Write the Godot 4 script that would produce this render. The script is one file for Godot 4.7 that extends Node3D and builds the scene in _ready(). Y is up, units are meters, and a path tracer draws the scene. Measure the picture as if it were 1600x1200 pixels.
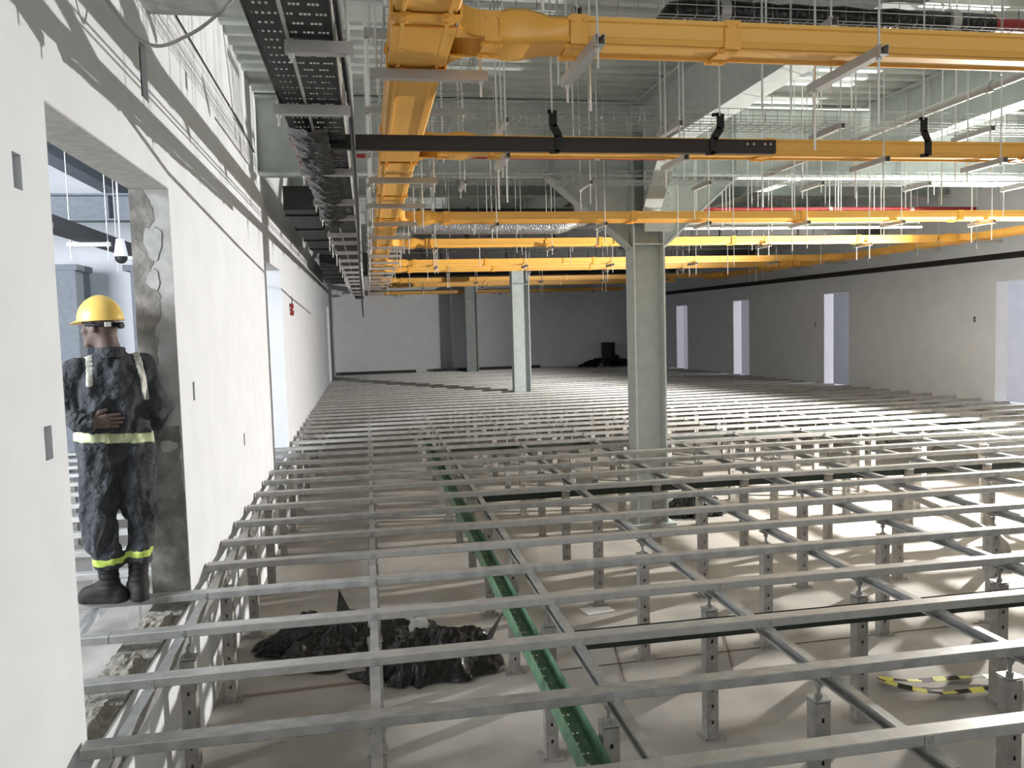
extends Node3D
# A raised-floor hall under construction. y = 0 is the top of the floor frame's cross bars.

const SLAB := -1.0
const DECK := 4.15
const WALL := -1.13          # room face of the left wall
const ZBACK := -28.6
const ORD := ["zeroth", "first", "second", "third", "fourth", "fifth", "sixth", "seventh", "eighth", "ninth", "tenth", "eleventh", "twelfth", "thirteenth", "fourteenth", "fifteenth", "sixteenth", "seventeenth", "eighteenth", "nineteenth", "twentieth", "twenty-first", "twenty-second", "twenty-third", "twenty-fourth", "twenty-fifth", "twenty-sixth", "twenty-seventh", "twenty-eighth", "twenty-ninth", "thirtieth"]
var M := {}
var taken := {}
var rng := RandomNumberGenerator.new()

# ------------------------------------------------------------------ mesh building
class MB:
	var v := PackedVector3Array()
	var n := PackedVector3Array()
	var ix := PackedInt32Array()
	func tri(a: Vector3, b: Vector3, c: Vector3, o: Vector3) -> void:
		var nn := (c - a).cross(b - a)
		if nn.dot(o) < 0.0:
			var t := b; b = c; c = t; nn = -nn
		nn = nn.normalized()
		var s := v.size()
		v.append_array([a, b, c]); n.append_array([nn, nn, nn]); ix.append_array([s, s + 1, s + 2])
	func quad(a: Vector3, b: Vector3, c: Vector3, d: Vector3, o: Vector3) -> void:
		var nn := (c - a).cross(b - a) + (d - a).cross(c - a)
		if nn.dot(o) < 0.0:
			var t := b; b = d; d = t; nn = -nn
		nn = nn.normalized()
		var s := v.size()
		v.append_array([a, b, c, d]); n.append_array([nn, nn, nn, nn]); ix.append_array([s, s + 1, s + 2, s, s + 2, s + 3])
	func box(c: Vector3, size: Vector3, b := Basis()) -> MB:
		var h := size * 0.5
		for ax in 3:
			var u := Vector3(); var w := Vector3(); var q := Vector3()
			q[ax] = h[ax]; u[(ax + 1) % 3] = h[(ax + 1) % 3]; w[(ax + 2) % 3] = h[(ax + 2) % 3]
			for s in [1.0, -1.0]:
				var o: Vector3 = b * (q * s)
				var bu: Vector3 = b * u
				var bw: Vector3 = b * w
				quad(c + o - bu - bw, c + o + bu - bw, c + o + bu + bw, c + o - bu + bw, o)
		return self
	# box from corner to corner
	func span(a: Vector3, b: Vector3) -> MB:
		return box((a + b) * 0.5, (b - a).abs())
	# closed 2D outline (counter-clockwise in u, w) pushed along l
	func extrude(p: PackedVector2Array, o: Vector3, u: Vector3, w: Vector3, l: Vector3, caps := true) -> MB:
		var m := p.size()
		for i in m:
			var a := p[i]; var b := p[(i + 1) % m]
			var out := u * (b.y - a.y) - w * (b.x - a.x)
			var pa := o + u * a.x + w * a.y; var pb := o + u * b.x + w * b.y
			quad(pa, pa + l, pb + l, pb, out)
		if caps:
			var t := Geometry2D.triangulate_polygon(p)
			for k in range(0, t.size(), 3):
				var q := [p[t[k]], p[t[k + 1]], p[t[k + 2]]]
				var r := q.map(func(e): return o + u * e.x + w * e.y)
				tri(r[0], r[1], r[2], -l)
				tri(r[0] + l, r[1] + l, r[2] + l, l)
		return self
	func tube(pts: Array, r: float, sides := 8, caps := true, r2 := -1.0) -> MB:
		var m := pts.size()
		var up := Vector3.UP
		var s := v.size()
		var frame := []
		for i in m:
			var t: Vector3 = (pts[mini(i + 1, m - 1)] - pts[maxi(i - 1, 0)]).normalized()
			var side := t.cross(up)
			if side.length() < 0.1:
				side = t.cross(Vector3.RIGHT)
			side = side.normalized()
			var w := side.cross(t).normalized()
			frame.append([t, side, w])
			var rr := r if r2 < 0.0 else lerpf(r, r2, float(i) / (m - 1))
			for k in sides:
				var a := TAU * k / sides
				var d := side * cos(a) + w * sin(a)
				v.append(pts[i] + d * rr); n.append(d)
		for i in m - 1:
			for k in sides:
				var a := s + i * sides + k; var b := s + i * sides + (k + 1) % sides
				ix.append_array([a, b, b + sides, a, b + sides, a + sides])
		if caps:
			for e in [0, m - 1]:
				var o: Vector3 = frame[e][0] * (-1.0 if e == 0 else 1.0)
				for k in range(1, sides - 1):
					tri(v[s + e * sides], v[s + e * sides + k], v[s + e * sides + k + 1], o)
		return self
	func cyl(a: Vector3, b: Vector3, r: float, sides := 10) -> MB:
		return tube([a, b], r, sides)
	# flat sheet in the u, w plane with rectangular holes, front face along o, thickness t behind it
	func sheet(o: Vector3, u: Vector3, w: Vector3, su: Vector2, sw: Vector2, holes: Array, t: float, f: Vector3) -> MB:
		var us := [su.x, su.y]; var ws := [sw.x, sw.y]
		for h: Rect2 in holes:
			for e in [h.position.x, h.end.x]:
				if e > su.x and e < su.y and not us.has(e): us.append(e)
			for e in [h.position.y, h.end.y]:
				if e > sw.x and e < sw.y and not ws.has(e): ws.append(e)
		us.sort(); ws.sort()
		var open := func(i: int, j: int) -> bool:
			if i < 0 or j < 0 or i >= us.size() - 1 or j >= ws.size() - 1: return true
			var c := Vector2((us[i] + us[i + 1]) * 0.5, (ws[j] + ws[j + 1]) * 0.5)
			for h: Rect2 in holes:
				if h.has_point(c): return true
			return false
		for j in ws.size() - 1:
			for i in us.size() - 1:
				if open.call(i, j): continue
				var a: Vector3 = o + u * us[i] + w * ws[j]; var b: Vector3 = o + u * us[i + 1] + w * ws[j]
				var c: Vector3 = o + u * us[i + 1] + w * ws[j + 1]; var d: Vector3 = o + u * us[i] + w * ws[j + 1]
				quad(a, b, c, d, f)
				if t <= 0.0: continue
				var k := -f * t
				quad(a + k, b + k, c + k, d + k, -f)
				if open.call(i - 1, j): quad(a, d, d + k, a + k, -u)
				if open.call(i + 1, j): quad(b, c, c + k, b + k, u)
				if open.call(i, j - 1): quad(a, b, b + k, a + k, -w)
				if open.call(i, j + 1): quad(d, c, c + k, d + k, w)
		return self
	# smooth skin over rows of points; wrap closes each row
	func grid(rows: Array, wrap: bool) -> MB:
		var nc: int = rows[0].size()
		var s := v.size()
		var acc := PackedVector3Array(); acc.resize(rows.size() * nc)
		var tris := PackedInt32Array()
		for r in rows.size() - 1:
			for c in (nc if wrap else nc - 1):
				var c2 := (c + 1) % nc
				var q := [r * nc + c, r * nc + c2, (r + 1) * nc + c2, (r + 1) * nc + c]
				for t in [[0, 1, 2], [0, 2, 3]]:
					var a: int = q[t[0]]; var b: int = q[t[1]]; var d: int = q[t[2]]
					var pa: Vector3 = rows[a / nc][a % nc]; var pb: Vector3 = rows[b / nc][b % nc]; var pd: Vector3 = rows[d / nc][d % nc]
					var nn := (pd - pa).cross(pb - pa)
					acc[a] += nn; acc[b] += nn; acc[d] += nn
					tris.append_array([a, b, d])
		var mid := Vector3.ZERO
		for r in rows:
			for p in r: mid += p
		mid /= rows.size() * nc
		var out := 0.0
		for r in rows.size():
			for c in nc: out += acc[r * nc + c].dot(rows[r][c] - mid)
		for r in rows.size():
			for c in nc:
				v.append(rows[r][c]); n.append((acc[r * nc + c] * (1.0 if out >= 0 else -1.0)).normalized())
		for t in range(0, tris.size(), 3):
			if out >= 0: ix.append_array([s + tris[t], s + tris[t + 1], s + tris[t + 2]])
			else: ix.append_array([s + tris[t], s + tris[t + 2], s + tris[t + 1]])
		return self
	func mesh() -> ArrayMesh:
		var a := []
		a.resize(Mesh.ARRAY_MAX)
		a[Mesh.ARRAY_VERTEX] = v; a[Mesh.ARRAY_NORMAL] = n; a[Mesh.ARRAY_INDEX] = ix
		var m := ArrayMesh.new()
		m.add_surface_from_arrays(Mesh.PRIMITIVE_TRIANGLES, a)
		return m

func rect2(w: float, h: float, c: float) -> PackedVector2Array:   # chamfered rectangle, centred
	var x := w * 0.5; var y := h * 0.5
	return PackedVector2Array([Vector2(-x + c, -y), Vector2(x - c, -y), Vector2(x, -y + c), Vector2(x, y - c), Vector2(x - c, y), Vector2(-x + c, y), Vector2(-x, y - c), Vector2(-x, -y + c)])

func cee(w: float, h: float, t: float, lip: float) -> PackedVector2Array:   # lipped channel, open towards -x, centred
	var x := w * 0.5; var y := h * 0.5
	return PackedVector2Array([Vector2(-x, -y), Vector2(x, -y), Vector2(x, y), Vector2(-x, y), Vector2(-x, y - lip), Vector2(-x + t, y - lip), Vector2(-x + t, y - t), Vector2(x - t, y - t), Vector2(x - t, -y + t), Vector2(-x + t, -y + t), Vector2(-x + t, -y + lip), Vector2(-x, -y + lip)])

func ibeam(h: float, b: float, tf: float, tw: float) -> PackedVector2Array:  # top flange at y = 0
	var x := b * 0.5; var q := tw * 0.5
	return PackedVector2Array([Vector2(-x, -h), Vector2(x, -h), Vector2(x, -h + tf), Vector2(q, -h + tf), Vector2(q, -tf), Vector2(x, -tf), Vector2(x, 0), Vector2(-x, 0), Vector2(-x, -tf), Vector2(-q, -tf), Vector2(-q, -h + tf), Vector2(-x, -h + tf)])

# ------------------------------------------------------------------ naming
func numbered(called: String) -> String:
	var k: int = taken.get(called, -1) + 1
	taken[called] = k
	return called if k == 0 else "%s_%03d" % [called, k]

func tag(o: Node, label: String, category := "", group := "", kind := "") -> Node:
	if label: o.set_meta("label", label)
	if category: o.set_meta("category", category)
	if group: o.set_meta("group", group)
	if kind: o.set_meta("kind", kind)
	return o

func thing(called: String, label: String, category: String, at := Vector3.ZERO, group := "") -> Node3D:
	var o := Node3D.new()
	o.name = numbered(called)
	add_child(o)
	o.position = at
	tag(o, label, category, group)
	return o

func obj(called: String, m: Mesh, mat: Material, parent: Node = self, at := Vector3.ZERO, b := Basis()) -> MeshInstance3D:
	var o := MeshInstance3D.new()
	o.name = numbered(called) if parent == self else called
	o.mesh = m
	o.material_override = mat
	parent.add_child(o, true)
	o.transform = Transform3D(b, at)
	return o

func struct(called: String, m: Mesh, mat: Material, label := "") -> MeshInstance3D:
	var o := obj(called, m, mat)
	tag(o, label, "", "", "structure")
	return o

# ------------------------------------------------------------------ materials
func noise_tex(freq: float, lo: Color, hi: Color, seed_: int, oct := 4, a := 0.25, b := 0.75, kind := FastNoiseLite.TYPE_SIMPLEX_SMOOTH) -> NoiseTexture2D:
	var f := FastNoiseLite.new()
	f.noise_type = kind
	f.frequency = freq; f.seed = seed_; f.fractal_octaves = oct
	var g := Gradient.new()
	g.offsets = PackedFloat32Array([a, b]); g.colors = PackedColorArray([lo, hi])
	var t := NoiseTexture2D.new()
	t.width = 512; t.height = 512; t.seamless = true; t.noise = f; t.color_ramp = g
	return t

func mat(c: Color, rough: float, metal := 0.0, vary := 0.0, scale := 1.0, freq := 0.012, seed_ := 1) -> StandardMaterial3D:
	var m := StandardMaterial3D.new()
	m.roughness = rough; m.metallic = metal
	m.albedo_color = c
	if vary > 0.0:
		m.albedo_texture = noise_tex(freq, Color(1 - vary, 1 - vary, 1 - vary), Color.WHITE, seed_)
		m.uv1_triplanar = true; m.uv1_world_triplanar = true
		m.uv1_scale = Vector3.ONE * scale
	return m

func bumpy(m: StandardMaterial3D, freq: float, cm: float, seed_: int) -> StandardMaterial3D:
	m.heightmap_enabled = true
	m.heightmap_texture = noise_tex(freq, Color.BLACK, Color.WHITE, seed_)
	m.heightmap_scale = cm
	return m

func materials() -> void:
	M.white = mat(Color(0.905, 0.915, 0.93), 0.9, 0, 0.02, 0.35, 0.01, 3)
	M.plaster = mat(Color(0.60, 0.585, 0.56), 0.95, 0, 0.22, 0.9, 0.012, 9)
	bumpy(M.plaster, 0.05, 0.15, 10)
	M.patch = mat(Color(0.74, 0.735, 0.72), 0.95, 0, 0.08, 1.0, 0.02, 12)
	M.slab = mat(Color(0.70, 0.68, 0.65), 0.9, 0, 0.12, 0.22, 0.009, 5)
	M.concrete = bumpy(mat(Color(0.62, 0.60, 0.56), 0.95, 0, 0.18, 1.2, 0.02, 6), 0.06, 0.3, 7)
	M.galv = mat(Color(0.73, 0.725, 0.71), 0.42, 0.5, 0.07, 1.2, 0.012, 8)
	M.galv2 = mat(Color(0.70, 0.70, 0.69), 0.45, 0.5, 0.1, 1.4, 0.012, 18)
	M.post = mat(Color(0.64, 0.625, 0.60), 0.6, 0.25, 0.1, 1.4, 0.014, 11)
	M.strut = mat(Color(0.68, 0.67, 0.65), 0.5, 0.35)
	M.rod = mat(Color(0.84, 0.84, 0.82), 0.4, 0.5)
	M.dark = mat(Color(0.05, 0.05, 0.05), 0.7)
	M.black = mat(Color(0.085, 0.085, 0.085), 0.6, 0.0, 0.2, 2.0, 0.02, 14)
	M.busbar = mat(Color(0.13, 0.10, 0.085), 0.5)
	M.yellow = mat(Color(0.97, 0.745, 0.37), 0.42)
	M.yellow2 = mat(Color(0.97, 0.72, 0.32), 0.34)
	M.deck = mat(Color(0.74, 0.77, 0.755), 0.6, 0, 0.06, 0.5, 0.01, 21)
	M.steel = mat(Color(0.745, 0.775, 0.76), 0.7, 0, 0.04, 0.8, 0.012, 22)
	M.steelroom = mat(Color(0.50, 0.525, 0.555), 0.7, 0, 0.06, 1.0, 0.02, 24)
	M.red = mat(Color(0.58, 0.17, 0.18), 0.5)
	M.silver = bumpy(mat(Color(0.80, 0.80, 0.81), 0.3, 0.8, 0.15, 1.5, 0.03, 25), 0.04, 0.5, 26)
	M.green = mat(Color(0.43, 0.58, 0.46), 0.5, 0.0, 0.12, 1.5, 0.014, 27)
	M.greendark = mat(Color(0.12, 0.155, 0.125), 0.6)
	M.wire = mat(Color(0.66, 0.67, 0.66), 0.45, 0.4)
	M.plastic = bumpy(mat(Color(0.05, 0.05, 0.052), 0.36, 0, 0.4, 1.0, 0.02, 28), 0.04, 0.4, 29)
	M.tape_y = mat(Color(0.86, 0.84, 0.35), 0.5)
	M.cable = mat(Color(0.17, 0.17, 0.17), 0.6)
	M.whiteplastic = mat(Color(0.9, 0.9, 0.9), 0.4)
	M.cloth = bumpy(mat(Color(0.28, 0.29, 0.305), 0.95, 0, 0.3, 1.2, 0.012, 30), 0.02, 1.2, 31)
	M.band = mat(Color(0.74, 0.77, 0.60), 0.5)
	M.bandlime = mat(Color(0.72, 0.80, 0.36), 0.5)
	M.strap = mat(Color(0.78, 0.78, 0.73), 0.5)
	M.skin = mat(Color(0.38, 0.31, 0.28), 0.6)
	M.boot = mat(Color(0.12, 0.11, 0.10), 0.75, 0, 0.35, 3.0, 0.03, 33)
	M.hat = mat(Color(0.90, 0.755, 0.40), 0.32)
	M.copper = mat(Color(0.58, 0.52, 0.46), 0.7)
	M.line = mat(Color(0.42, 0.32, 0.28), 0.9)

func wallx(z: float) -> float:      # room face of the right wall
	return 11.66 + 0.065 * z

func barz(k: int) -> float:         # far top edge of cross bar k
	return -3.222 - 0.6 * k

func runx(i: int) -> float:
	return -0.028 + 0.9917 * i

# ------------------------------------------------------------------ scene
func _ready() -> void:
	rng.seed = 7
	var cam := Camera3D.new()
	cam.name = "camera"
	add_child(cam)
	cam.transform = Transform3D(Basis(Vector3.UP, -0.174672) * Basis(Vector3.RIGHT, -0.07229) * Basis(Vector3.BACK, -0.0277), Vector3(0, 1.53, 0))
	cam.fov = 50.822
	cam.near = 0.05
	cam.far = 120.0
	cam.current = true
	var we := WorldEnvironment.new()
	we.name = "environment"
	var env := Environment.new()
	env.background_mode = Environment.BG_SKY
	var sky := Sky.new()
	var ps := PhysicalSkyMaterial.new()
	sky.sky_material = ps
	env.sky = sky
	env.ambient_light_source = Environment.AMBIENT_SOURCE_DISABLED
	env.tonemap_mode = Environment.TONE_MAPPER_LINEAR
	env.tonemap_exposure = 1.25
	env.sdfgi_enabled = true
	env.ssao_enabled = true
	env.ssil_enabled = true
	we.environment = env
	add_child(we)
	# the work lamp by the right wall, just out of the frame
	var flood := SpotLight3D.new()
	flood.name = "floodlight_beam"
	flood.light_energy = 80.0
	flood.light_color = Color(1.0, 0.985, 0.965)
	flood.spot_angle = 86.0
	flood.spot_angle_attenuation = 0.35
	flood.spot_range = 60.0
	flood.spot_attenuation = 2.0
	flood.light_size = 0.05
	flood.shadow_enabled = true
	add_child(flood)
	flood.position = Vector3(8.96, 1.0, -9.2)
	flood.look_at_from_position(flood.position, Vector3(-1.13, 1.3, -9.0))
	# daylight in the rooms either side, and from the bay behind the camera
	area("left_room_daylight", Vector3(-5.6, 2.5, -3.0), Vector3(-3.0, 1.4, -12.7), Vector2(2.4, 2.2), 62.0, Color(0.95, 0.97, 1.0))
	area("left_far_room_daylight", Vector3(-6.3, 2.0, -22.0), Vector3(-1, 1.2, -22.0), Vector2(8, 2.2), 14.0, Color(0.9, 0.95, 1.0))
	area("right_room_daylight", Vector3(15.4, 2.2, -16.0), Vector3(10.5, 1.0, -16.5), Vector2(12, 2.0), 45.0, Color(0.97, 0.955, 1.0))
	area("bay_daylight", Vector3(3.6, 3.9, 2.6), Vector3(3.2, 0.6, -3.0), Vector2(8, 3.5), 17.0, Color(0.97, 0.99, 1.0))
	materials()
	shell()
	floor_frame()
	steelwork()
	troughs()
	ladder_tray()
	baskets()
	pipes()
	underfloor()
	side_room()
	wall_bits()
	person()

func area(called: String, at: Vector3, to: Vector3, size: Vector2, e: float, c: Color) -> void:
	var l := AreaLight3D.new()
	l.name = called
	l.area_size = size
	l.light_energy = e
	l.light_color = c
	l.area_range = 60.0
	l.area_attenuation = 2.0
	l.shadow_enabled = true
	add_child(l)
	l.look_at_from_position(at, to)

func shell() -> void:
	# left wall: u runs away from the camera (-z), w is up
	var sockets := [Rect2(2.955, 2.03, 0.07, 0.12), Rect2(4.66, 2.80, 0.15, 0.30), Rect2(5.82, 3.17, 0.06, 0.12), Rect2(5.51, 1.10, 0.06, 0.12), Rect2(7.51, 0.52, 0.06, 0.11), Rect2(3.06, 1.10, 0.07, 0.12)]
	var holes := [Rect2(3.27, -0.12, 1.88, 2.52), Rect2(9.80, -0.10, 1.63, 2.46), Rect2(23.8, -0.1, 1.4, 2.34)]
	var wl := MB.new().sheet(Vector3(WALL, 0, 0), Vector3(0, 0, -1), Vector3.UP, Vector2(-5.0, 28.6), Vector2(-1.2, 4.4), holes + sockets, 0.22, Vector3.RIGHT)
	struct("wall_left", wl.mesh(), M.white, "white painted wall along the left with tall doorways")
	var names := ["ragged dark hole chased in the left wall high beside the doorway", "large dark rectangular hole cut in the left wall above the doorway", "small dark slot near the roof in the left wall", "small dark socket hole in the left wall between the two doorways", "low dark socket hole in the left wall before the second doorway", "dark socket box in the left wall left of the doorway"]
	for i in sockets.size():
		var r: Rect2 = sockets[i]
		var b := thing("socket_box", names[i], "socket box", Vector3(WALL - 0.03, r.position.y, -r.position.x), "boxes set in the left wall")
		var s := MB.new()
		s.box(Vector3(-0.06, r.size.y / 2, -r.size.x / 2), Vector3(0.01, r.size.y - 0.004, r.size.x - 0.004))
		for q in [0.004, r.size.y - 0.004]: s.box(Vector3(-0.03, q, -r.size.x / 2), Vector3(0.06, 0.004, r.size.x - 0.004))
		for q in [-0.004, -r.size.x + 0.004]: s.box(Vector3(-0.03, r.size.y / 2, q), Vector3(0.06, r.size.y - 0.012, 0.004))
		obj("box", s.mesh(), M.black, b)
		obj("knockout", MB.new().cyl(Vector3(-0.055, r.size.y * 0.6, -r.size.x / 2), Vector3(-0.048, r.size.y * 0.6, -r.size.x / 2), 0.011).mesh(), M.strut, b)
	# raw plaster on the doorway's far jamb and head, with skim patches
	var jamb := MB.new().span(Vector3(WALL - 0.222, -0.1, -5.149), Vector3(WALL - 0.0, 2.40, -5.139))
	var j := struct("trim_1", jamb.mesh(), M.patch, "bare grey plastered jamb on the far side of the doorway")
	var edge := FastNoiseLite.new(); edge.seed = 4; edge.frequency = 1.6; edge.fractal_octaves = 5
	var band := func(y0: float, y1: float, base: float, amp: float, m: Material, dz: float) -> void:
		var pts := PackedVector2Array([Vector2(-0.110, y0)])
		var n := 110
		for i in n + 1:
			var y := lerpf(y0, y1, float(i) / n)
			pts.append(Vector2(clampf(base + edge.get_noise_1d(y * 2.0 + base) * amp, -0.109, 0.1095), y))
		pts.append(Vector2(-0.110, y1))
		obj("rough_plaster", MB.new().extrude(pts, Vector3(WALL - 0.111, 0, -5.1395), Vector3.RIGHT, Vector3.UP, Vector3(0, 0, dz)).mesh(), m, j)
	band.call(1.02, 2.39, -0.005, 0.09, M.plaster, 0.003)
	band.call(-0.09, 0.98, 0.10, 0.04, M.plaster, 0.003)
	for s in [[2.08, 0.01, 0.05, 0.20], [1.86, 0.0, 0.035, 0.12], [1.02, -0.04, 0.045, 0.09], [0.86, 0.03, 0.05, 0.07]]:
		var pts := PackedVector2Array()
		for a in 22:
			var t := TAU * a / 22
			var q: float = 1.0 + 0.12 * sin(t * 3.0 + s[0] * 9.0) + 0.07 * sin(t * 7.0 + s[0] * 5.0)
			pts.append(Vector2(s[1] + cos(t) * s[2] * q, s[0] + sin(t) * s[3] * 0.5 * q))
		obj("skim_patch", MB.new().extrude(pts, Vector3(WALL - 0.111, 0, -5.1365), Vector3.RIGHT, Vector3.UP, Vector3(0, 0, 0.002)).mesh(), M.patch, j)
	struct("trim_2", MB.new().span(Vector3(WALL - 0.222, 2.392, -5.139), Vector3(WALL - 0.001, 2.401, -3.272)).mesh(), M.patch, "bare plastered underside of the doorway head")
	# broken concrete kerb in the doorway
	var kerb := struct("trim_3", lump(Vector3(WALL - 0.112, -0.5, -4.2), Vector3(0.205, 0.80, 1.86), 5, 0.0).mesh(), M.concrete, "rough concrete kerb in the bottom of the doorway")
	for q in [[-3.55, 0.40, 0.03, 2], [-4.08, 0.38, 0.03, 3], [-4.72, 0.34, 0.025, 4]]:
		obj("broken_lump", lump(Vector3(WALL - 0.10 - 0.02, -0.10 + q[2] / 2, q[0]), Vector3(0.17, q[2] + 0.03, q[1]), q[3], 0.02).mesh(), M.concrete, kerb)
	# back wall, a deep recess in it
	var wb := MB.new().sheet(Vector3(0, 0, ZBACK), Vector3.RIGHT, Vector3.UP, Vector2(-1.35, 12.0), Vector2(-1.2, 4.4), [Rect2(2.42, -0.05, 0.56, 4.0)], 0.25, Vector3(0, 0, 1))
	struct("wall_back", wb.mesh(), M.white, "plain far wall of the hall")
	struct("wall_recess", MB.new().span(Vector3(2.2, -0.3, ZBACK - 1.2), Vector3(3.2, 4.2, ZBACK - 1.0)).span(Vector3(2.2, -0.3, ZBACK - 1.0), Vector3(2.41, 4.2, ZBACK - 0.26)).span(Vector3(2.99, -0.3, ZBACK - 1.0), Vector3(3.2, 4.2, ZBACK - 0.26)).mesh(), M.white, "recess in the far wall")
	# right wall: leans a little across the grid
	var dir := Vector3(-0.065, 0, -1).normalized()
	var nrm := Vector3(-dir.z, 0, dir.x) * -1.0
	if nrm.x > 0: nrm = -nrm
	var lz := 1.0 / Vector2(0.065, 1).length()
	var u := func(z: float) -> float: return -z / lz
	var rh := []
	for q in [[12.5, 11.35, 2.06], [17.4, 16.5, 2.06], [21.6, 20.75, 2.05], [25.3, 24.5, 2.02]]:
		rh.append(Rect2(u.call(-q[1]), -0.05, u.call(-q[0]) - u.call(-q[1]), q[2] + 0.05))
	var ts := []
	for q in [[12.95, 1.36], [17.72, 1.30], [21.85, 1.28]]:
		ts.append(Rect2(u.call(-q[0]), q[1], 0.07, 0.1))
	var wr := MB.new().sheet(Vector3(11.66, 0, 0), dir, Vector3.UP, Vector2(-5.0, 28.75), Vector2(-1.2, 4.4), rh + ts, 0.25, nrm)
	struct("wall_right", wr.mesh(), M.white, "grey-white wall along the right with four doorways")
	for i in 3:
		var q: Rect2 = ts[i]
		var b := thing("socket_box", "small dark socket box in the right wall by its %s doorway from the camera" % ORD[i + 1], "socket box", Vector3(11.66, 0, 0) + dir * (q.position.x + 0.035) + Vector3.UP * (q.position.y + 0.05) - nrm * 0.05, "boxes set in the right wall")
		obj("box", MB.new().box(Vector3.ZERO, Vector3(0.04, 0.096, 0.066)).mesh(), M.black, b)
		obj("knockout", MB.new().cyl(Vector3(-0.02, 0, 0), Vector3(-0.024, 0, 0), 0.012).mesh(), M.strut, b)
	# corridor beyond the right wall, rooms beyond the left wall
	struct("wall_right_outer", MB.new().span(Vector3(16.0, -1.2, -29.5), Vector3(16.2, 4.4, 5.2)).mesh(), M.white)
	struct("wall_right_end", MB.new().span(Vector3(9.9, -1.2, -29.4), Vector3(16.2, 4.4, -29.2)).mesh(), M.white)
	struct("wall_left_outer", MB.new().span(Vector3(-7.2, -1.2, -29.4), Vector3(-7.0, 4.4, 5.2)).mesh(), M.white)
	struct("wall_left_middle", MB.new().span(Vector3(-7.0, -1.2, -12.9), Vector3(WALL - 0.222, 4.4, -12.7)).mesh(), M.white)
	struct("wall_left_end", MB.new().span(Vector3(-7.2, -1.2, -28.85), Vector3(-1.36, 4.4, -28.6)).mesh(), M.white)
	struct("wall_behind", MB.new().span(Vector3(-7.2, -1.2, 5.0), Vector3(16.2, 4.4, 5.2)).mesh(), M.white)
	struct("floor", MB.new().span(Vector3(-7.4, SLAB - 0.25, -29.8), Vector3(16.4, SLAB, 5.3)).mesh(), M.slab, "dusty concrete slab below the raised floor frame")
	# profiled metal roof deck, ribs running across
	var prof := PackedVector2Array()
	var z := 5.2
	while z > -29.4:
		for q in [[0.0, 0.0], [0.10, 0.0], [0.13, 0.06], [0.22, 0.06]]: prof.append(Vector2(z - q[0], q[1]))
		z -= 0.25
	var dk := MB.new()
	for i in prof.size() - 1:
		var a := prof[i]; var b := prof[i + 1]
		dk.quad(Vector3(-7.2, DECK + a.y, a.x), Vector3(16.2, DECK + a.y, a.x), Vector3(16.2, DECK + b.y, b.x), Vector3(-7.2, DECK + b.y, b.x), Vector3(0, -1, (b.y - a.y) * 10.0))
	dk.span(Vector3(-7.4, DECK + 0.08, -29.8), Vector3(16.4, DECK + 0.3, 5.4))
	struct("ceiling", dk.mesh(), M.deck, "pale grey ribbed metal roof deck")

func lump(c: Vector3, s: Vector3, seed_: int, amp: float) -> MB:
	var f := FastNoiseLite.new()
	f.seed = seed_; f.frequency = 5.0; f.fractal_octaves = 3
	var m := MB.new()
	var nx := 8; var nz := maxi(8, int(s.z / 0.04))
	var p := func(i: int, k: int) -> Vector3:
		var x := float(i) / nx - 0.5; var zz := float(k) / nz - 0.5
		var edge: float = clampf(minf(0.5 - absf(x), 0.5 - absf(zz)) * 8.0, 0.0, 1.0)
		var h: float = s.y * 0.5 - (1.0 - sqrt(edge)) * amp * 2.5 + f.get_noise_2d(x * s.x * 8.0 + c.z, zz * s.z * 4.0) * maxf(amp, 0.006)
		return c + Vector3(x * s.x + f.get_noise_2d(zz * 9.0, c.z * 3.0 + x) * amp, h, zz * s.z)
	for k in nz:
		for i in nx:
			m.quad(p.call(i, k), p.call(i + 1, k), p.call(i + 1, k + 1), p.call(i, k + 1), Vector3.UP)
	var base := c.y - s.y * 0.5
	var dn := func(v: Vector3) -> Vector3: return Vector3(v.x, base, v.z)
	for k in nz:
		for e in [0, nx]:
			var a: Vector3 = p.call(e, k); var b: Vector3 = p.call(e, k + 1)
			m.quad(a, b, dn.call(b), dn.call(a), Vector3(-1 if e == 0 else 1, 0, 0))
	for i in nx:
		for e in [0, nz]:
			var a: Vector3 = p.call(i, e); var b: Vector3 = p.call(i + 1, e)
			m.quad(a, b, dn.call(b), dn.call(a), Vector3(0, 0, -1 if e == 0 else 1))
	return m

# ------------------------------------------------------------------ raised floor frame
func bar_label(k: int) -> String:
	if k < 11: return "galvanised floor cross bar, %s one counting back from the camera" % ORD[k + 4]
	if k < 26: return "galvanised floor cross bar, %s one beyond the nearest white column" % ORD[k - 10]
	return "galvanised floor cross bar, %s one beyond the second white column" % ORD[k - 25]

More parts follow.
